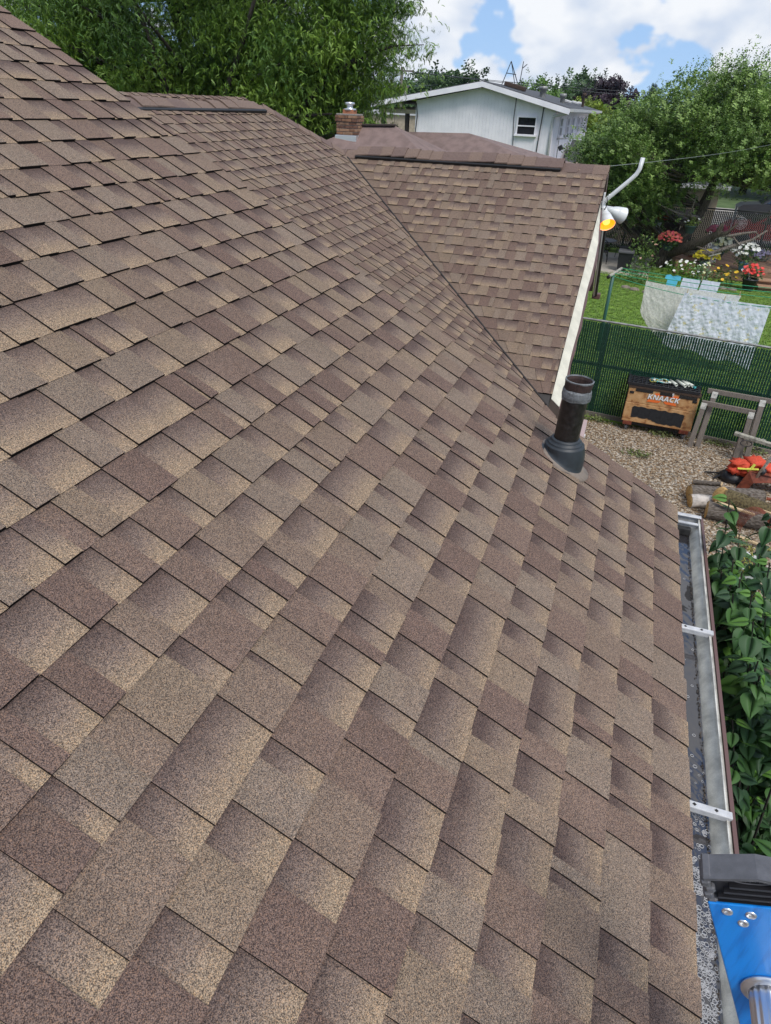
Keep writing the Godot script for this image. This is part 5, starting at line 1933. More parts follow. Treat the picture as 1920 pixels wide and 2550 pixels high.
	# tangle of hoses and fittings
	var hs := thing("hose_tangle", "tangle of teal and yellow hoses and fittings on the black grate", "hoses", Vector3(0.50, 0.962, -9.42))
	var k := 0
	for q in ["teal", "olive", "galv_dull", "teal", "pvc", "olive"]:
		st = mk(true)
		var pts := []
		for i in 14:
			var t := i / 13.0
			pts.append(Vector3((t - 0.5) * 0.30 + 0.05 * sin(t * 9 + k * 2), 0.015 + 0.02 * abs(sin(t * 7 + k)), 0.09 * sin(t * 6 + k * 1.3) + 0.03 * cos(t * 13 + k)))
		tube(st, pts, [0.009], 6)
		obj("hose", st, M[q], hs)
		k += 1
	for q in [[-0.12, "pvc"], [-0.04, "olive"], [0.03, "galv_dull"], [0.14, "pvc"], [0.60, "teal"]]:
		st = mk(true)
		lathe(st, [[0.0, 0.05], [0.018, 0.05], [0.020, 0.02], [0.026, 0.018], [0.026, 0.0], [0.0, 0.0]], Transform3D(Basis(Vector3.UP, q[0] * 20) * Basis(Vector3.BACK, 1.4), Vector3(q[0], 0.025, 0.02 if q[0] < 0.5 else 0.12)), 10)
		obj("fitting", st, M[q[1]], hs)

	# two sawhorses standing one behind the other
	for q in [[Vector3(1.80, 0, -9.18), 1.0, "weathered grey sawhorse nearer the yard, right of the job box"], [Vector3(1.66, 0, -9.02), 0.82, "lower sawhorse standing against the taller one, right of the job box"]]:
		var sw := thing("sawhorse", q[2], "sawhorse", q[0], "sawhorses by the fence")
		sw.rotation.y = -0.10 if q[1] == 1.0 else -0.16
		var hgt: float = q[1]
		st = mk()
		box(st, Vector3(0, hgt, 0), Vector3(1.02 if hgt == 1.0 else 0.86, 0.085, 0.038), 0.004)
		obj("beam", st, M.grey_timber, sw)
		for sx in [-0.38, 0.38]:
			for sz in [-1, 1]:
				st = mk()
				bar(st, Vector3(sx, hgt - 0.01, sz * 0.03), Vector3(sx * 1.08, 0.0, sz * (0.20 if hgt == 1.0 else 0.14)), 0.086, 0.036, Vector3.BACK, 0.003)
				obj("leg", st, M.grey_timber, sw)
			st = mk()
			for sz in [-1, 1]:
				bar(st, Vector3(sx, hgt + 0.01, sz * 0.042), Vector3(sx * 1.01, hgt - 0.10, sz * 0.062), 0.094, 0.010, Vector3.BACK, 0.003)
			obj("bracket", st, M.galv, sw)
	# low timber rest with a chain
	var vb := thing("low_timber_rest", "pale green timber on a short post with a steel clamp, before the sawhorses", "trestle", Vector3(2.1, 0, -8.66))
	st = mk()
	bar(st, Vector3(-0.26, 0.48, -0.09), Vector3(0.55, 0.44, 0.20), 0.085, 0.06, Vector3.UP, 0.006)
	obj("beam", st, M.pale_timber, vb)
	for q in [[-0.14, -0.05], [0.46, 0.17]]:
		st = mk()
		box(st, Vector3(q[0], 0.22, q[1]), Vector3(0.085, 0.44, 0.07), 0.004)
		obj("post", st, M.grey_timber, vb)
	st = mk(true)
	for i in 26:
		var t := i / 25.0
		var c := Vector3(0.10 + 0.10 * sin(t * 11), 0.51 - 0.12 * abs(sin(t * 4)), 0.02 + 0.05 * cos(t * 9))
		var ring := []
		var bs := Basis.from_euler(Vector3(t * 9, t * 17, t * 5))
		for s in 7:
			ring.append(c + bs * Vector3(cos(s * TAU / 6) * 0.016, sin(s * TAU / 6) * 0.010, 0))
		tube(st, ring, [0.0045], 4, false)
	obj("chain", st, M.galv, vb)
	st = mk(true)
	var loop := []
	for i in 15:
		loop.append(Vector3(-0.06 + 0.09 * cos(i * TAU / 12), 0.38 + 0.055 * sin(i * TAU / 12), 0.05))
	tube(st, loop, [0.007], 5, false)
	obj("cable_loop", st, M.plastic_black, vb)
	# steel pipe leaning out of the red stand
	st = mk(true)
	tube(st, [Vector3(0, 0, 0), Vector3(0.06, 0.36, 0.10), Vector3(0.38, 1.25, 0.20)], [0.024, 0.024, 0.030], 10)
	tag(obj("steel_pipe", st, M.galv, null, Vector3(2.13, 0.26, -7.58)), "grey steel pipe leaning up from the red stand", "pipe")
	# rust red stand
	var rs := thing("red_steel_stand", "rust red steel stand with an arched leg, below the orange straps", "stand", Vector3(2.2, 0, -7.60))
	st = mk()
	prism(st, [Vector3(-0.30, 0.0, 0.0), Vector3(-0.16, 0.0, 0.06), Vector3(-0.10, 0.17, 0.07), Vector3(0.10, 0.22, 0.07), Vector3(0.34, 0.17, 0.05), Vector3(0.44, 0.0, 0.05), Vector3(0.60, 0.0, 0.05), Vector3(0.62, 0.29, 0.05), Vector3(0.0, 0.33, 0.05), Vector3(-0.20, 0.33, 0.0)], Vector3(0, 0, -0.012))
	prism(st, [Vector3(-0.20, 0.33, 0.0), Vector3(0.62, 0.30, 0.05), Vector3(0.62, 0.30, -0.22), Vector3(-0.16, 0.33, -0.22)], Vector3(0, -0.012, 0))
	obj("arched_leg", st, M.rust_red, rs)
	st = mk()
	box(st, Vector3(0.35, 0.02, 0.22), Vector3(0.75, 0.035, 0.05), 0.004)
	obj("foot_bar", st, M.rust_red, rs)
	st = mk(true)
	lathe(st, [[0.0, -0.035], [0.05, -0.035], [0.062, -0.02], [0.062, 0.02], [0.05, 0.035], [0.0, 0.035]], Transform3D(Basis(Vector3.BACK, 1.1), Vector3(-0.02, 0.37, 0.02)), 16)
	obj("wheel", st, M.plastic_black, rs)
	# orange vests heaped on a black bag
	var vp := thing("orange_vest_heap", "crumpled orange safety vests heaped on the red stand", "vests", Vector3(2.02, 0.30, -7.86))
	for q in [[Vector3(-0.02, -0.03, 0.0), 0.20, 6], [Vector3(-0.13, 0.03, 0.05), 0.15, 1], [Vector3(0.08, 0.07, -0.04), 0.16, 2], [Vector3(0.28, 0.03, 0.06), 0.13, 3], [Vector3(0.40, 0.0, 0.12), 0.11, 5], [Vector3(-0.20, -0.05, 0.10), 0.11, 4]]:
		st = mk(true)
		var rings := []
		var nf := fnl(q[2], 3.2, 3)
		for i in 9:
			var ring := []
			for s in 16:
				var a := TAU * s / 16
				var el := PI * i / 8.0
				var dd := Vector3(cos(a) * sin(el), cos(el) * 0.55, sin(a) * sin(el))
				ring.append(q[0] + dd * q[1] * (1.0 + 0.75 * nf.get_noise_3dv(dd * 0.8)))
			rings.append(ring)
		for i in 8:
			for s in 16:
				quad(st, rings[i][s], rings[i][(s + 1) % 16], rings[i + 1][(s + 1) % 16], rings[i + 1][s])
		obj("vest", st, M.orange_cloth, vp)
	st = mk()
	bar(st, Vector3(-0.18, 0.02, 0.20), Vector3(0.12, 0.06, 0.20), 0.05, 0.012)
	bar(st, Vector3(-0.02, 0.0, 0.22), Vector3(0.05, 0.12, 0.16), 0.04, 0.012)
	obj("reflective_strip", st, M.yellow_cloth, vp)
	var bg := thing("black_bag", "flattened black bag with a strap on the chips left of the red stand", "bag", Vector3(1.86, 0, -7.86))
	st = mk(true)
	lathe(st, [[0.0, 0.16], [0.14, 0.15], [0.22, 0.09], [0.24, 0.04], [0.20, 0.0]], Transform3D(Basis().scaled(Vector3(1.0, 1.2, 0.75))), 20, 0.06)
	obj("bag_body", st, M.plastic_black, bg)
	st = mk()
	bar(st, Vector3(-0.15, 0.10, 0), Vector3(-0.42, 0.02, -0.12), 0.035, 0.012)
	bar(st, Vector3(-0.12, 0.14, 0.02), Vector3(-0.30, 0.02, 0.08), 0.035, 0.012)
	obj("strap", st, M.plastic_black, bg)
	# white bucket lid by the stand
	st = mk(true)
	lathe(st, [[0.0, 0.03], [0.12, 0.03], [0.13, 0.02], [0.13, 0.0], [0.11, -0.22], [0.0, -0.22]], Transform3D(), 20)
	tag(obj("bucket", st, M.white_gloss, null, Vector3(2.62, 0.24, -7.62)), "small white bucket right of the orange vests", "bucket")

	# logs
	var logs := [
		[Vector3(1.13, 0.13, -6.86), Vector3(2.20, 0.13, -7.16), 0.125, "bark_grey", "thick grey barked log at the back of the pile"],
		[Vector3(1.14, 0.10, -6.66), Vector3(2.12, 0.10, -6.92), 0.105, "bark_pale", "pale silvery log in the middle of the pile"],
		[Vector3(1.36, 0.13, -6.42), Vector3(2.35, 0.12, -6.36), 0.13, "bark_grey", "rough dark log at the front of the pile"],
		[Vector3(1.24, 0.04, -7.46), Vector3(1.62, 0.16, -7.30), 0.040, "bark_grey", "thin log propped behind the pile"]]
	for q in logs:
		var lg := thing("log", q[4], "log", (q[0] + q[1]) * 0.5 * Vector3(1, 0, 1), "logs in the pile")
		var o := -lg.position
		st = mk(true)
		var pts := []
		for i in 9:
			pts.append(q[0].lerp(q[1], i / 8.0) + o + Vector3(0, 0.008 * sin(i * 2.0), 0.006 * cos(i * 1.7)))
		tube(st, pts, [q[2], q[2] * 0.98, q[2] * 1.03, q[2], q[2] * 0.97, q[2] * 1.02, q[2] * 0.98, q[2] * 0.96, q[2] * 0.95], 22, false, 0.05)
		obj("bark", st, M[q[3]], lg)
		for e in 2:
			st = mk(true)
			var d: Vector3 = (q[0] - q[1]).normalized() * (1.0 if e == 0 else -1.0)
			var T := Transform3D(Basis(Vector3.UP, 0) * Basis(Quaternion(Vector3.UP, d)), q[e] + o)
			lathe(st, [[0.0, 0.012], [q[2] * 0.9, 0.008], [q[2] * 1.02, -0.004]], T, 22, 0.05)
			obj("cut_end", st, M.cut_wood if e == 0 else M.split_wood, lg)
	var mossy := thing("cut_log", "log with a round pale sawn face turned to the roof, across the pile", "log", Vector3(1.85, 0, -6.62), "logs in the pile")
	st = mk(true)
	tube(st, [Vector3(-0.32, 0.30, 0.02), Vector3(-0.05, 0.25, 0.02), Vector3(0.35, 0.20, 0.10)], [0.135, 0.14, 0.13], 22, false, 0.07)
	obj("bark", st, M.bark_moss, mossy)
	st = mk(true)
	var dn := Vector3(-0.86, 0.42, 0.55).normalized()
	lathe(st, [[0.0, 0.024], [0.04, 0.022], [0.11, 0.018], [0.130, 0.010], [0.136, -0.01], [0.128, -0.06]], Transform3D(Basis(Quaternion(Vector3.UP, dn)), Vector3(-0.34, 0.31, 0.03)), 26, 0.045)
	obj("sawn_face", st, M.cut_wood, mossy)
	st = mk(true)
	tube(st, [Vector3(0.06, 0.28, 0.0), Vector3(0.05, 0.42, 0.01)], [0.035, 0.022], 8)
	obj("branch_stub", st, M.bark_grey, mossy)
	for q in [[Vector3(1.42, 0.30, -6.36), Vector3(1.95, 0.27, -6.24), "pale split plank lying on the front log"], [Vector3(1.9, 0.29, -6.52), Vector3(2.5, 0.22, -6.30), "short yellowish split board at the right of the log pile"], [Vector3(1.62, 0.06, -5.95), Vector3(2.15, 0.05, -5.75), "pale split plank on the ground before the log pile"]]:
		var a: Vector3 = (q[0] + q[1]) * 0.5
		st = mk()
		prism(st, [q[0] - a, q[0].lerp(q[1], 0.15) - a + Vector3(0, 0, 0.035), q[1] - a + Vector3(0, 0, 0.02), q[1] - a + Vector3(0, 0, -0.02), q[0].lerp(q[1], 0.2) - a + Vector3(0, 0, -0.035)], Vector3(0, 0.022, 0))
		tag(obj("split_plank", st, M.split_wood, null, a), q[2], "plank", "split planks by the logs")
	# rusty wire hoop
	st = mk(true)
	for i in 9:
		var a := i * 0.12
		var pts := []
		for s in 11:
			var t := s / 10.0
			pts.append(Vector3(0.20 * cos(PI * t), 0.30 * sin(PI * t) * (0.8 + 0.05 * i), 0.05 * i - 0.2))
		tube(st, pts, [0.004], 4, false)
	for i in 7:
		var t := i / 6.0 * PI
		tube(st, [Vector3(0.20 * cos(t), 0.24 * sin(t), -0.2), Vector3(0.20 * cos(t), 0.34 * sin(t), 0.2)], [0.003], 4, false)
	tag(obj("wire_hoop", st, M.rust_red, null, Vector3(1.95, 0.16, -6.05)), "rusty wire hoop netting in front of the log pile", "wire")
	# tub of soil
	var tb := thing("planter_tub", "white rimmed tub of dark soil between the lilac and the log pile", "pot", Vector3(1.585, 0, -4.52))
	st = mk(true)
	lathe(st, [[0.15, 0.0], [0.165, 0.25], [0.185, 0.50], [0.20, 0.505], [0.20, 0.53], [0.18, 0.53], [0.172, 0.47]], Transform3D(), 30)
	obj("tub", st, M.white_gloss, tb)
	st = mk(true)
	lathe(st, [[0.0, 0.478], [0.09, 0.485], [0.175, 0.465]], Transform3D(), 24, 0.05)
	obj("soil", st, M.soil, tb)
	foliage_ball(tb, "weeds", Vector3(0.05, 0.52, 0.06), Vector3(0.12, 0.08, 0.1), 60, [C(0.05, 0.12, 0.03), C(0.10, 0.18, 0.06)], 0.05)
	st = mk(true)
	lathe(st, [[0.10, 0.0], [0.13, 0.25], [0.145, 0.255], [0.145, 0.275], [0.125, 0.27], [0.11, 0.2], [0.0, 0.19]], Transform3D(), 24)
	tag(obj("black_pot", st, M.plastic_black, null, Vector3(0.78, 0.04, -3.3)), "black plastic pot on the pavement under the lilac", "pot")
	# weeds at the fence foot
	for q in [[Vector3(0.35, 0, -8.2), "small green weed tuft in the chips before the job box"], [Vector3(1.72, 0, -9.28), "straggly weeds under the sawhorse"], [Vector3(-0.45, 0, -9.5), "green weeds at the left foot of the green fence"], [Vector3(2.3, 0, -9.2), "yellowish weeds at the right foot of the green fence"], [Vector3(1.7, 0, -5.8), "green weeds between the wire hoop and the tub"], [Vector3(0.75, 0, -9.3), "dead brown weeds under the job box"]]:
		var wd := thing("weed_tuft", q[1], "weeds", q[0], "weeds in the yard")
		foliage_ball(wd, "leaves", Vector3(0, 0.04, 0), Vector3(0.26, 0.06, 0.12), 130, [C(0.08, 0.11, 0.03), C(0.17, 0.19, 0.06)], 0.06)

# ---------- laundry ----------
func cloth(called: String, mat: Material, parent: Node3D, a: Vector3, b: Vector3, drop: Callable, nu: int, nv: int, amp: float, sag: float, sd: int, hang := Vector3(0, -1, 0)) -> MeshInstance3D:
	var st := mk(true)
	var nf := fnl(sd, 1.0, 4)
	var out := (b - a).cross(Vector3.UP).normalized()
	var prev := []
	for j in nv + 1:
		var row := []
		for i in nu + 1:
			var u := float(i) / nu
			var v := float(j) / nv
			var p := a.lerp(b, u) - Vector3(0, sag * 4.0 * u * (1 - u), 0)
			var dr: Vector2 = drop.call(u)
			p += (b - a).normalized() * dr.x * v + hang * dr.y * v
			# folds fanning from the pegs and fine crumples
			var f := nf.get_noise_3d(u * 9.0, v * 3.2 - u * 4.0, 0.0) + 0.6 * nf.get_noise_3d(u * 20.0 + v * 9.0, v * 14.0, 3.0)
			p += out * amp * f * (0.25 + 0.75 * sqrt(v))
			row.append(p)
		if j > 0:
			for i in nu:
				quad(st, prev[i], prev[i + 1], row[i + 1], row[i])
		prev = row
	return obj(called, st, mat, parent)

func clothesline():
	var zc := -14.3
	var p := thing("clothesline_post", "green steel clothesline post with a pale crossarm beyond the green fence", "clothesline post", Vector3(-0.76, 0, -14.15))
	var st := mk(true)
	tube(st, [Vector3(0, 0, 0), Vector3(0.0, 1.84, 0)], [0.042], 10)
	obj("post", st, M.green_steel, p)
	st = mk(true)
	tube(st, [Vector3(-0.085, 1.86, 0.40), Vector3(0.15, 1.86, -0.75)], [0.038], 10)
	obj("crossarm", st, M.pale_timber, p)
	st = mk(true)
	tube(st, [Vector3(-0.094, 1.86, 0.445), Vector3(-0.082, 1.86, 0.385)], [0.042], 10)
	obj("arm_cap", st, M.plastic_black, p)
	var q := thing("clothesline_post", "far clothesline post at the right, outside the laundry", "clothesline post", Vector3(5.2, 0, -14.05))
	st = mk(true)
	tube(st, [Vector3(0, 0, 0), Vector3(0, 1.84, 0)], [0.042], 10)
	obj("post", st, M.green_steel, q)
	st = mk(true)
	tube(st, [Vector3(-0.05, 1.86, 0.5), Vector3(0.05, 1.86, -0.8)], [0.038], 10)
	obj("crossarm", st, M.pale_timber, q)
	var ends := [[Vector3(-0.62, 1.88, -14.86), Vector3(5.2, 1.88, -14.75), 0.10, "farthest green clothesline, carrying the shirt and pillowcases"], [Vector3(-0.70, 1.88, -14.50), Vector3(5.2, 1.88, -14.35), 0.12, "empty green clothesline next to the farthest one"], [Vector3(-0.77, 1.88, -14.14), Vector3(5.2, 1.88, -13.95), 0.16, "green clothesline carrying the cream tablecloth"], [Vector3(-0.83, 1.88, -13.84), Vector3(5.2, 1.88, -13.55), 0.30, "nearest green clothesline, carrying the floral sheet"]]
	for e in ends:
		st = mk(true)
		var pts := []
		for k in 17:
			var t := k / 16.0
			pts.append(e[0].lerp(e[1], t) - Vector3(0, e[2] * 4.0 * t * (1 - t), 0))
		tube(st, pts, [0.0075], 5, false)
		tag(obj("clothesline", st, M.cord_line, null), e[3], "clothesline", "lines of the clothesline")
	# cream tablecloth with a scalloped lace border
	var tc := thing("lace_tablecloth", "cream tablecloth with a scalloped lace border hanging on the line", "tablecloth", Vector3(1.05, 1.8, -14.03))
	var dropt := func(u: float) -> Vector2:
		var r: float = 1.30 * sqrt(max(0.0, 1.0 - pow((0.56 - u) / 0.66, 2.0))) if u < 0.56 else 1.30 - 0.35 * (u - 0.56)
		r = max(r, 0.42)
		return Vector2(0.02 - 0.25 * u, r + 0.018 * abs(sin(u * 46.0)))
	cloth("cloth", M.cloth_cream, tc, Vector3(-1.05, 0.0, -0.02), Vector3(1.02, -0.09, 0.06), dropt, 110, 40, 0.018, 0.03, 12)
	# lace bands: raised zigzag rows near the hem
	st = mk()
	for band in 3:
		var prevp := Vector3.ZERO
		for k in 121:
			var u := k / 120.0 * 0.86
			var dr: Vector2 = dropt.call(u)
			var y: float = dr.y * (0.70 + 0.12 * band) + 0.022 * (k % 2)
			var pp := Vector3(-1.05, 0, -0.02).lerp(Vector3(1.02, -0.09, 0.06), u) + Vector3(dr.x * 0.8, -y, 0.055)
			if k > 0:
				bar(st, prevp, pp, 0.012, 0.006)
			prevp = pp
	obj("lace_band", st, M.cloth_cream, tc)
	# floral sheet
	var fs := thing("floral_sheet", "crumpled white sheet with small yellow flowers, nearest of the laundry", "sheet", Vector3(1.75, 1.64, -13.72))
	var dropf := func(u: float) -> Vector2: return Vector2(lerp(-0.22, -0.03, u), lerp(1.22, 1.42, u) + 0.05 * sin(u * 14.0))
	cloth("cloth", M.cloth_floral, fs, Vector3(-0.88, 0.06, -0.03), Vector3(0.93, -0.02, 0.05), dropf, 120, 80, 0.032, 0.02, 33)
	# pillowcases and shirt on the far line
	for e in [[1.02, "white pillowcase next to the blue shirt on the far line"], [1.46, "white pillowcase right of the other one on the far line"]]:
		st = mk()
		var pw := cloth("pillowcase", M.cloth_white, null, Vector3(-0.19, 0, 0), Vector3(0.21, -0.02, 0.0), func(u: float) -> Vector2: return Vector2(-0.05, 0.55), 16, 16, 0.02, 0.0, int(e[0] * 10))
		pw.position = Vector3(e[0], 1.81, -14.80)
		tag(pw, e[1], "pillowcase", "white pillowcases on the line")
	st = mk()
	var o2 := []
	for v in [[-0.16, 0.0], [-0.07, 0.01], [0.0, -0.025], [0.08, 0.01], [0.17, -0.01], [0.185, -0.09], [0.125, -0.12], [0.10, -0.30], [0.07, -0.50], [-0.15, -0.50], [-0.125, -0.30], [-0.115, -0.10], [-0.185, -0.075]]:
		o2.append(Vector3(v[0], v[1], 0.012 * sin(v[0] * 30.0)))
	prism(st, o2, Vector3(0, 0, -0.018))
	tag(obj("blue_shirt", st, M.cloth_blue, null, Vector3(0.61, 1.84, -14.80)), "small light blue shirt on the far clothesline", "shirt")
	for e in [[Vector3(0.02, 1.82, -14.06), "wooden peg at the left corner of the tablecloth"], [Vector3(2.03, 1.73, -13.94), "wooden peg at the right end of the tablecloth"], [Vector3(0.92, 1.72, -13.72), "grey peg at the left corner of the floral sheet"], [Vector3(1.72, 1.65, -13.69), "grey peg in the middle of the floral sheet"], [Vector3(1.25, 1.82, -14.78), "wooden peg between the two pillowcases"]]:
		st = mk()
		box(st, Vector3(0, 0.02, 0.008), Vector3(0.014, 0.10, 0.008), 0.002, Basis(Vector3.RIGHT, 0.12))
		box(st, Vector3(0, 0.02, -0.008), Vector3(0.014, 0.10, 0.008), 0.002, Basis(Vector3.RIGHT, -0.12))
		tag(obj("clothes_peg", st, M.split_wood, null, e[0]), e[1], "clothes peg", "pegs on the laundry")

# ---------- garden ----------
func flower_mesh() -> Mesh:
	var st := mk()
	for k in 5:
		var a := TAU * k / 5
		var d := Vector3(cos(a), 0.25, sin(a))
		var s := Vector3(-sin(a), 0, cos(a)) * 0.5
		tri(st, Vector3.ZERO, d * 0.7 + s, d)
		tri(st, Vector3.ZERO, d, d * 0.7 - s)
	return finish(st)

var _flower: Mesh
func plant(called: String, label: String, cat: String, at: Vector3, pot: Array, r: Vector3, leaves: int, lc: Array, flowers: int, fc: Array, fs: float, group := "") -> Node3D:
	var t := thing(called, label, cat, at, group)
	var base := 0.0
	if pot.size():
		var st := mk(true)
		lathe(st, [[pot[0] * 0.7, 0.0], [pot[0], pot[1] * 0.85], [pot[0] * 1.08, pot[1] * 0.87], [pot[0] * 1.08, pot[1]], [pot[0] * 0.95, pot[1]], [pot[0] * 0.9, pot[1] * 0.85], [0.0, pot[1] * 0.85]], Transform3D(), 18)
		obj("pot", st, M[pot[2]], t)
		base = pot[1]
	foliage_ball(t, "leaves", Vector3(0, base + r.y * 0.55, 0), r, leaves, lc, 0.11)
	if flowers > 0:
		if _flower == null:
			_flower = flower_mesh()
		var xf := []
		var co := []
		for i in flowers:
			var d := Vector3(rng.randfn(), abs(rng.randfn()) + 0.1, rng.randfn() + 0.4).normalized()
			xf.append(Transform3D(Basis.from_euler(Vector3(R(0.1, 1.1), R(-0.5, 0.5), R(-0.4, 0.4))).scaled_local(Vector3.ONE * fs * R(0.8, 1.2)), Vector3(0, base + r.y * 0.55, 0) + d * r * 1.05))
			co.append(fc[0].lerp(fc[1], rng.randf()))
		multi("flowers", _flower, M.petal, xf, co, t)
	return t

func garden():
	var g := [C(0.04, 0.09, 0.02), C(0.09, 0.17, 0.04)]
	var gb := [C(0.07, 0.16, 0.012), C(0.13, 0.26, 0.025)]
	var wt := [C(0.78, 0.78, 0.74), C(0.7, 0.7, 0.62)]
	plant("shrub", "leafy green shrub at the foot of the fruit tree, beside the patio", "shrub", Vector3(0.0, 0, -24.9), [], Vector3(0.62, 0.95, 0.5), 900, [C(0.06, 0.13, 0.02), C(0.16, 0.24, 0.05)], 6, [C(0.7, 0.4, 0.3), C(0.7, 0.6, 0.4)], 0.05)
	plant("shrub", "low dark green shrub between the shrub and the clothesline", "shrub", Vector3(-0.05, 0, -22.9), [], Vector3(0.75, 0.42, 0.5), 500, [C(0.05, 0.12, 0.02), C(0.12, 0.20, 0.04)], 0, [], 0.0)
	plant("hosta_bed", "bright green broad leaved bed in front of the deck", "plant", Vector3(1.55, 0, -24.6), [], Vector3(0.85, 0.42, 0.5), 700, gb, 26, wt, 0.055)
	plant("spiky_plant", "dark spiky plant in the shade behind the peach flower basket", "plant", Vector3(0.2, 0, -27.6), [], Vector3(0.7, 0.9, 0.4), 300, [C(0.02, 0.05, 0.015), C(0.05, 0.10, 0.03)], 0, [], 0.0)
	plant("potted_flowers", "mound of yellow flowers in a pale pot on the deck edge", "potted plant", Vector3(2.22, 0.30, -25.45), [0.16, 0.20, "pot_grey"], Vector3(0.42, 0.26, 0.30), 160, g, 130, [C(0.82, 0.66, 0.02), C(0.80, 0.72, 0.10)], 0.065)
	plant("potted_flowers", "white flowers spilling from a blue pot at the front of the deck", "potted plant", Vector3(3.45, 0.42, -25.05), [0.15, 0.26, "pot_blue"], Vector3(0.46, 0.42, 0.34), 330, g, 34, wt, 0.075)
	plant("potted_flowers", "hanging white flowers with one red bloom beside the white lantern", "potted plant", Vector3(2.72, 0.62, -26.2), [0.14, 0.16, "pot_green"], Vector3(0.32, 0.42, 0.24), 260, g, 22, [C(0.75, 0.76, 0.65), C(0.72, 0.70, 0.35)], 0.075)
	plant("potted_flowers", "red geranium in a large black pot by the deck steps", "potted plant", Vector3(3.62, 0.0, -23.55), [0.24, 0.42, "plastic_black"], Vector3(0.34, 0.28, 0.26), 200, g, 30, [C(0.62, 0.02, 0.02), C(0.72, 0.07, 0.05)], 0.06)
	plant("potted_flowers", "small white flowers right beside the red geranium", "potted plant", Vector3(3.42, 0.22, -23.7), [], Vector3(0.18, 0.30, 0.14), 80, g, 5, wt, 0.06)
	plant("potted_flowers", "pale lavender flowers low at the back of the deck", "potted plant", Vector3(4.25, 0.42, -27.4), [], Vector3(0.55, 0.24, 0.3), 260, [C(0.10, 0.14, 0.08), C(0.20, 0.22, 0.18)], 60, [C(0.40, 0.34, 0.52), C(0.46, 0.42, 0.55)], 0.05)
	plant("hanging_basket", "coral flowers hanging by the fruit tree trunk", "potted plant", Vector3(0.80, 0.80, -25.4), [0.17, 0.16, "pot_green"], Vector3(0.40, 0.30, 0.30), 300, g, 90, [C(0.72, 0.06, 0.12), C(0.75, 0.22, 0.12)], 0.055)
	plant("hanging_basket", "red flowers in a small white hanging pot before the dark shed", "potted plant", Vector3(0.30, 1.42, -26.6), [0.13, 0.16, "white_gloss"], Vector3(0.30, 0.24, 0.20), 90, [C(0.10, 0.06, 0.03), C(0.16, 0.10, 0.04)], 60, [C(0.42, 0.05, 0.02), C(0.48, 0.10, 0.03)], 0.06)
	plant("hanging_basket", "pale green plant in a dark green hanging pot on the trunk", "potted plant", Vector3(1.42, 1.42, -25.6), [0.19, 0.26, "pot_green"], Vector3(0.28, 0.20, 0.2), 110, [C(0.16, 0.24, 0.04), C(0.26, 0.32, 0.08)], 3, wt, 0.05)
	plant("hanging_basket", "pink flowers in a basket under the bare boughs", "potted plant", Vector3(2.55, 1.05, -27.4), [0.16, 0.14, "pot_green"], Vector3(0.36, 0.22, 0.24), 90, g, 80, [C(0.70, 0.14, 0.22), C(0.76, 0.28, 0.32)], 0.07)
	plant("potted_plant", "dark leaved plant in a terracotta pot at the back of the deck", "potted plant", Vector3(1.80, 0.42, -26.9), [0.20, 0.26, "terracotta"], Vector3(0.34, 0.26, 0.26), 240, [C(0.02, 0.05, 0.02), C(0.05, 0.09, 0.03)], 0, [], 0.0)
	plant("lily_bed", "grassy lily clump with a few orange flowers before the deck steps", "plant", Vector3(2.65, 0, -23.9), [], Vector3(0.62, 0.44, 0.32), 420, [C(0.05, 0.09, 0.02), C(0.13, 0.18, 0.05)], 9, [C(0.75, 0.42, 0.02), C(0.75, 0.52, 0.05)], 0.07)
	plant("staked_plant", "pale green staked plant in front of the deck", "plant", Vector3(2.0, 0, -23.4), [], Vector3(0.30, 0.55, 0.22), 220, [C(0.10, 0.18, 0.08), C(0.18, 0.28, 0.14)], 6, [C(0.6, 0.62, 0.3), C(0.5, 0.5, 0.3)], 0.05)
	# dark climbing greenery against the back fence
	for q in [[-1.9, 0.8, 0.7], [-0.9, 1.2, 0.8], [4.9, 0.5, 0.6], [6.2, 0.7, 0.8]]:
		plant("fence_shrub", ["dark shrub against the back fence behind the patio table", "dark shrub at the back fence left of the shed", "dark shrub at the back fence behind the lavender flowers", "dark shrub at the far right of the back fence"][[-1.9, -0.9, 4.9, 6.2].find(q[0])], "shrub", Vector3(q[0], 0, -29.2), [], Vector3(q[2], q[1], 0.4), 420, [C(0.02, 0.05, 0.012), C(0.05, 0.10, 0.02)], 0, [], 0.0)
	# low stone edging
	for i in 7:
		var st := mk(true)
		lathe(st, [[0.0, 0.12], [0.10, 0.10], [0.14, 0.04], [0.13, 0.0]], Transform3D(Basis(Vector3.UP, i * 1.0).scaled(Vector3(1.2, 0.9, 0.8))), 10, 0.12)
		tag(obj("edging_stone", st, M.stone, null, Vector3([2.2, 2.5, 2.8, 3.1, -0.4, -0.1, 0.3][i], 0, [-23.4, -23.4, -23.35, -23.3, -21.8, -21.6, -21.4][i])), ["edging stone by the lily clump, leftmost of four", "second edging stone by the lily clump", "third edging stone by the lily clump", "edging stone by the lily clump, nearest the deck steps", "brown edging stone left in the lawn behind the clothesline post", "middle edging stone in the lawn behind the clothesline", "brown edging stone right in the lawn behind the clothesline"][i], "stone", "edging stones of the beds")
	# lantern
	var ln := thing("white_lantern", "tall white lantern with a ring handle on the deck", "lantern", Vector3(2.50, 0.42, -26.1))
	var st := mk()
	for sx in [-1, 1]:
		for sz in [-1, 1]:
			box(st, Vector3(sx * 0.10, 0.24, sz * 0.10), Vector3(0.03, 0.48, 0.03), 0.003)
	box(st, Vector3(0, 0.49, 0), Vector3(0.26, 0.03, 0.26), 0.004)
	box(st, Vector3(0, 0.01, 0), Vector3(0.26, 0.03, 0.26), 0.004)
	obj("frame", st, M.white_gloss, ln)
	st = mk()
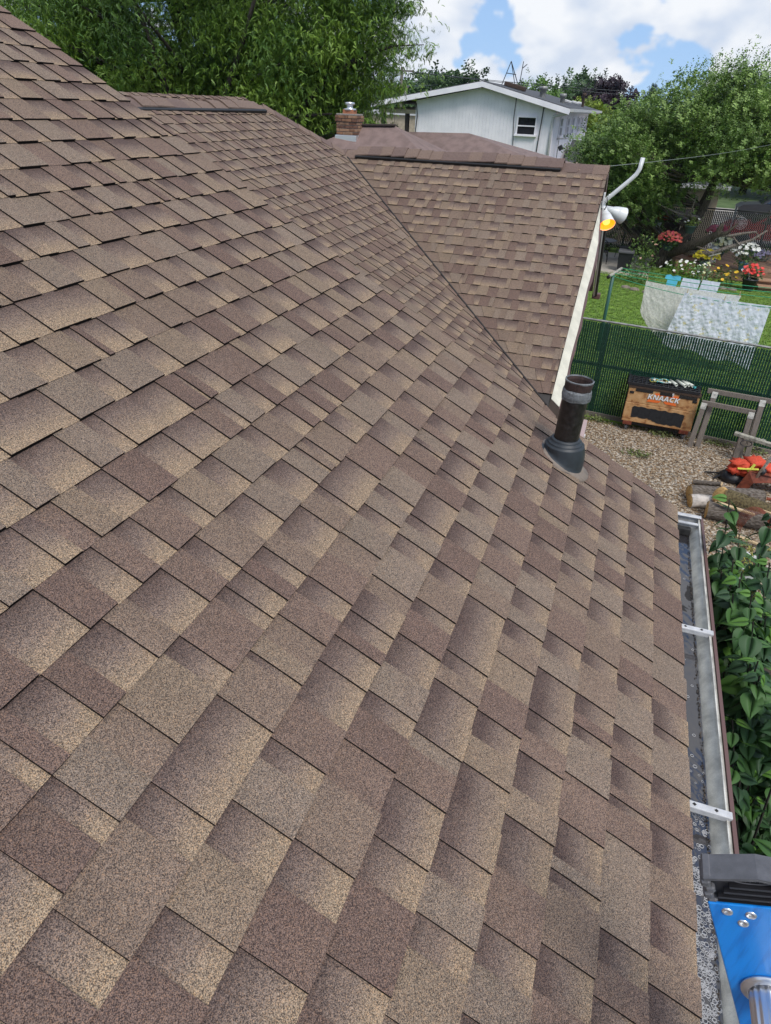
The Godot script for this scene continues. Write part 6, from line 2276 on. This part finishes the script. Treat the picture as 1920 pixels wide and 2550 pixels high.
	box(st, Vector3(0, 0.25, 0), Vector3(0.18, 0.44, 0.18))
	obj("panel", st, M.cloth_white, ln)
	st = mk(true)
	lathe(st, [[0.18, 0.0], [0.05, 0.16], [0.0, 0.17]], Transform3D(Basis(), Vector3(0, 0.5, 0)), 4)
	obj("lantern_top", st, M.white_gloss, ln)
	st = mk(true)
	var rp := []
	for i in 13:
		rp.append(Vector3(-0.22 + 0.05 * cos(i * TAU / 12), 0.60 + 0.06 * sin(i * TAU / 12), 0.1))
	tube(st, rp, [0.016], 6, false)
	tube(st, [Vector3(-0.22, 0.54, 0.1), Vector3(-0.23, 0.30, 0.1)], [0.02, 0.012], 6)
	obj("hook", st, M.white_gloss, ln)
	# wooden planter stand
	var ps := thing("garden_stake", "grey wooden post with a short crosspiece before the deck", "stake", Vector3(2.25, 0, -23.9))
	st = mk()
	box(st, Vector3(0, 0.55, 0), Vector3(0.06, 1.1, 0.06), 0.004)
	obj("post", st, M.grey_timber, ps)
	st = mk()
	bar(st, Vector3(-0.12, 0.95, 0.04), Vector3(0.26, 1.10, 0.04), 0.05, 0.03)
	obj("crosspiece", st, M.pale_timber, ps)
	# black bin
	var bn := thing("black_bin", "black lidded bin standing on the patio edge", "bin", Vector3(-0.62, 0.02, -24.8))
	st = mk()
	prism(st, [Vector3(-0.22, 0, 0.2), Vector3(0.22, 0, 0.2), Vector3(0.26, 0.66, 0.24), Vector3(-0.26, 0.66, 0.24)], Vector3(0, 0, -0.44))
	obj("body", st, M.plastic_black, bn)
	st = mk()
	box(st, Vector3(0, 0.70, 0.02), Vector3(0.58, 0.09, 0.54), 0.02)
	obj("lid", st, M.plastic_grey, bn)
	# patio table with three chairs
	var tb := thing("patio_table", "round dark metal patio table at the left end of the patio", "table", Vector3(-1.70, 0.02, -27.0))
	st = mk(true)
	lathe(st, [[0.0, 0.715], [0.60, 0.715], [0.62, 0.70], [0.60, 0.68], [0.0, 0.69]], Transform3D(), 28)
	obj("tabletop", st, M.plastic_grey, tb)
	for k in 4:
		st = mk(true)
		var a := k * PI / 2 + 0.4
		tube(st, [Vector3(cos(a) * 0.35, 0.69, sin(a) * 0.35), Vector3(cos(a) * 0.25, 0.35, sin(a) * 0.25), Vector3(cos(a) * 0.42, 0.0, sin(a) * 0.42)], [0.016], 6)
		obj("leg", st, M.dark, tb)
	st = mk(true)
	lathe(st, [[0.0, 0.80], [0.09, 0.86], [0.13, 0.96], [0.07, 1.06], [0.0, 1.08]], Transform3D(), 14, 0.1)
	tag(obj("folded_cloth", st, M.pot_grey, null, Vector3(-1.85, -0.06, -27.0)), "greyish bundle standing on the dark patio table", "bundle")
	var chair := thing("patio_chair", "dark metal patio chair in front of the round table", "chair", Vector3(-1.55, 0.02, -26.0), "chairs at the patio table")
	st = mk()
	box(st, Vector3(0, 0.43, 0), Vector3(0.48, 0.03, 0.46), 0.008)
	obj("seat", st, M.dark, chair)
	st = mk(true)
	var hoop := []
	for i in 13:
		var a := PI * i / 12
		hoop.append(Vector3(0.26 * cos(a), 0.50 + 0.40 * sin(a), 0.24 + 0.08 * sin(a)))
	tube(st, hoop, [0.016], 6)
	for i in 5:
		tube(st, [Vector3(-0.16 + 0.08 * i, 0.44, 0.22), Vector3(-0.16 + 0.08 * i, 0.82, 0.31)], [0.008], 5)
	obj("backrest", st, M.dark, chair)
	for q in [[-0.22, -0.20], [0.22, -0.20], [-0.22, 0.20], [0.22, 0.20]]:
		st = mk(true)
		tube(st, [Vector3(q[0], 0.43, q[1]), Vector3(q[0] * 1.15, 0.0, q[1] * 1.25)], [0.014], 6)
		obj("leg", st, M.dark, chair)
	copy(chair, "patio_chair", "dark metal patio chair right of the round table", Vector3(-0.75, 0.02, -27.4), 1.9)
	copy(chair, "patio_chair", "dark metal patio chair behind the round table", Vector3(-1.9, 0.02, -28.0), 3.3)
	# round wire ornament on the back fence
	st = mk(true)
	for k in 3:
		var ring := []
		for i in 17:
			ring.append(Vector3(cos(i * TAU / 16) * 0.075 * (k + 1), sin(i * TAU / 16) * 0.075 * (k + 1), 0))
		tube(st, ring, [0.010], 5, false)
	for i in 8:
		tube(st, [Vector3.ZERO, Vector3(cos(i * PI / 4) * 0.22, sin(i * PI / 4) * 0.22, 0)], [0.008], 5, false)
	tag(obj("wire_ornament", st, M.white_gloss, null, Vector3(3.55, 1.45, -29.5)), "round white wire ornament hanging on the back fence", "ornament")
	# parasol pole and dark post at the right of the deck
	st = mk(true)
	tube(st, [Vector3(0, 0.42, 0), Vector3(0.05, 2.2, 0)], [0.03], 8)
	tag(obj("dark_pole", st, M.galv_dull, null, Vector3(3.05, 0, -28.4)), "thin dark pole before the back fence, right of the pink flowers", "pole")
	st = mk()
	prism(st, [Vector3(-0.25, 0.42, 0.25), Vector3(0.3, 0.42, 0.25), Vector3(0.28, 1.1, 0.25), Vector3(-0.12, 1.1, 0.25)], Vector3(0, 0, -0.5))
	tag(obj("dark_planter", st, M.pot_grey, null, Vector3(5.0, 0, -26.3)), "dark grey tapered planter at the right end of the deck", "planter")

func cars():
	for q in [["red_car", "red car parked beyond the back fence, its windscreen showing", Vector3(5.6, 0, -34.5), "red_paint"], ["dark_car", "dark car parked across the street behind the fruit tree", Vector3(7.0, 0, -44.0), "car_dark"]]:
		var c := thing(q[0], q[1], "car", q[2], "")
		var st := mk()
		var side := [Vector3(-2.1, 0.35, 0.85), Vector3(-2.15, 0.75, 0.85), Vector3(-1.9, 0.92, 0.85), Vector3(-0.95, 1.0, 0.85), Vector3(1.9, 1.02, 0.85), Vector3(2.15, 0.8, 0.85), Vector3(2.15, 0.35, 0.85)]
		prism(st, side, Vector3(0, 0, -1.7))
		prism(st, [Vector3(-0.98, 1.0, 0.80), Vector3(-0.15, 1.50, 0.66), Vector3(0.95, 1.52, 0.66), Vector3(1.75, 1.02, 0.80)], Vector3(0, 0, -1.46))
		obj("body", st, M[q[3]], c)
		st = mk()
		prism(st, [Vector3(-0.985, 1.03, 0.66), Vector3(-0.21, 1.49, 0.58), Vector3(-0.21, 1.49, -0.58), Vector3(-0.985, 1.03, -0.66)], Vector3(-0.012, 0.012, 0))
		obj("windscreen", st, M.window_glass, c)
		st = mk()
		prism(st, [Vector3(-0.75, 1.04, 0.815), Vector3(-0.12, 1.45, 0.70), Vector3(0.90, 1.47, 0.70), Vector3(1.5, 1.05, 0.815)], Vector3(0, 0, 0.01))
		obj("side_window", st, M.window_glass, c)
		for sx in [-1.3, 1.35]:
			for sz in [-0.78, 0.78]:
				st = mk(true)
				lathe(st, [[0.0, -0.1], [0.20, -0.1], [0.31, -0.09], [0.32, 0.0], [0.31, 0.09], [0.20, 0.1], [0.0, 0.1]], Transform3D(Basis(Vector3.RIGHT, PI / 2), Vector3(sx, 0.32, sz)), 18)
				obj("wheel", st, M.plastic_black, c)
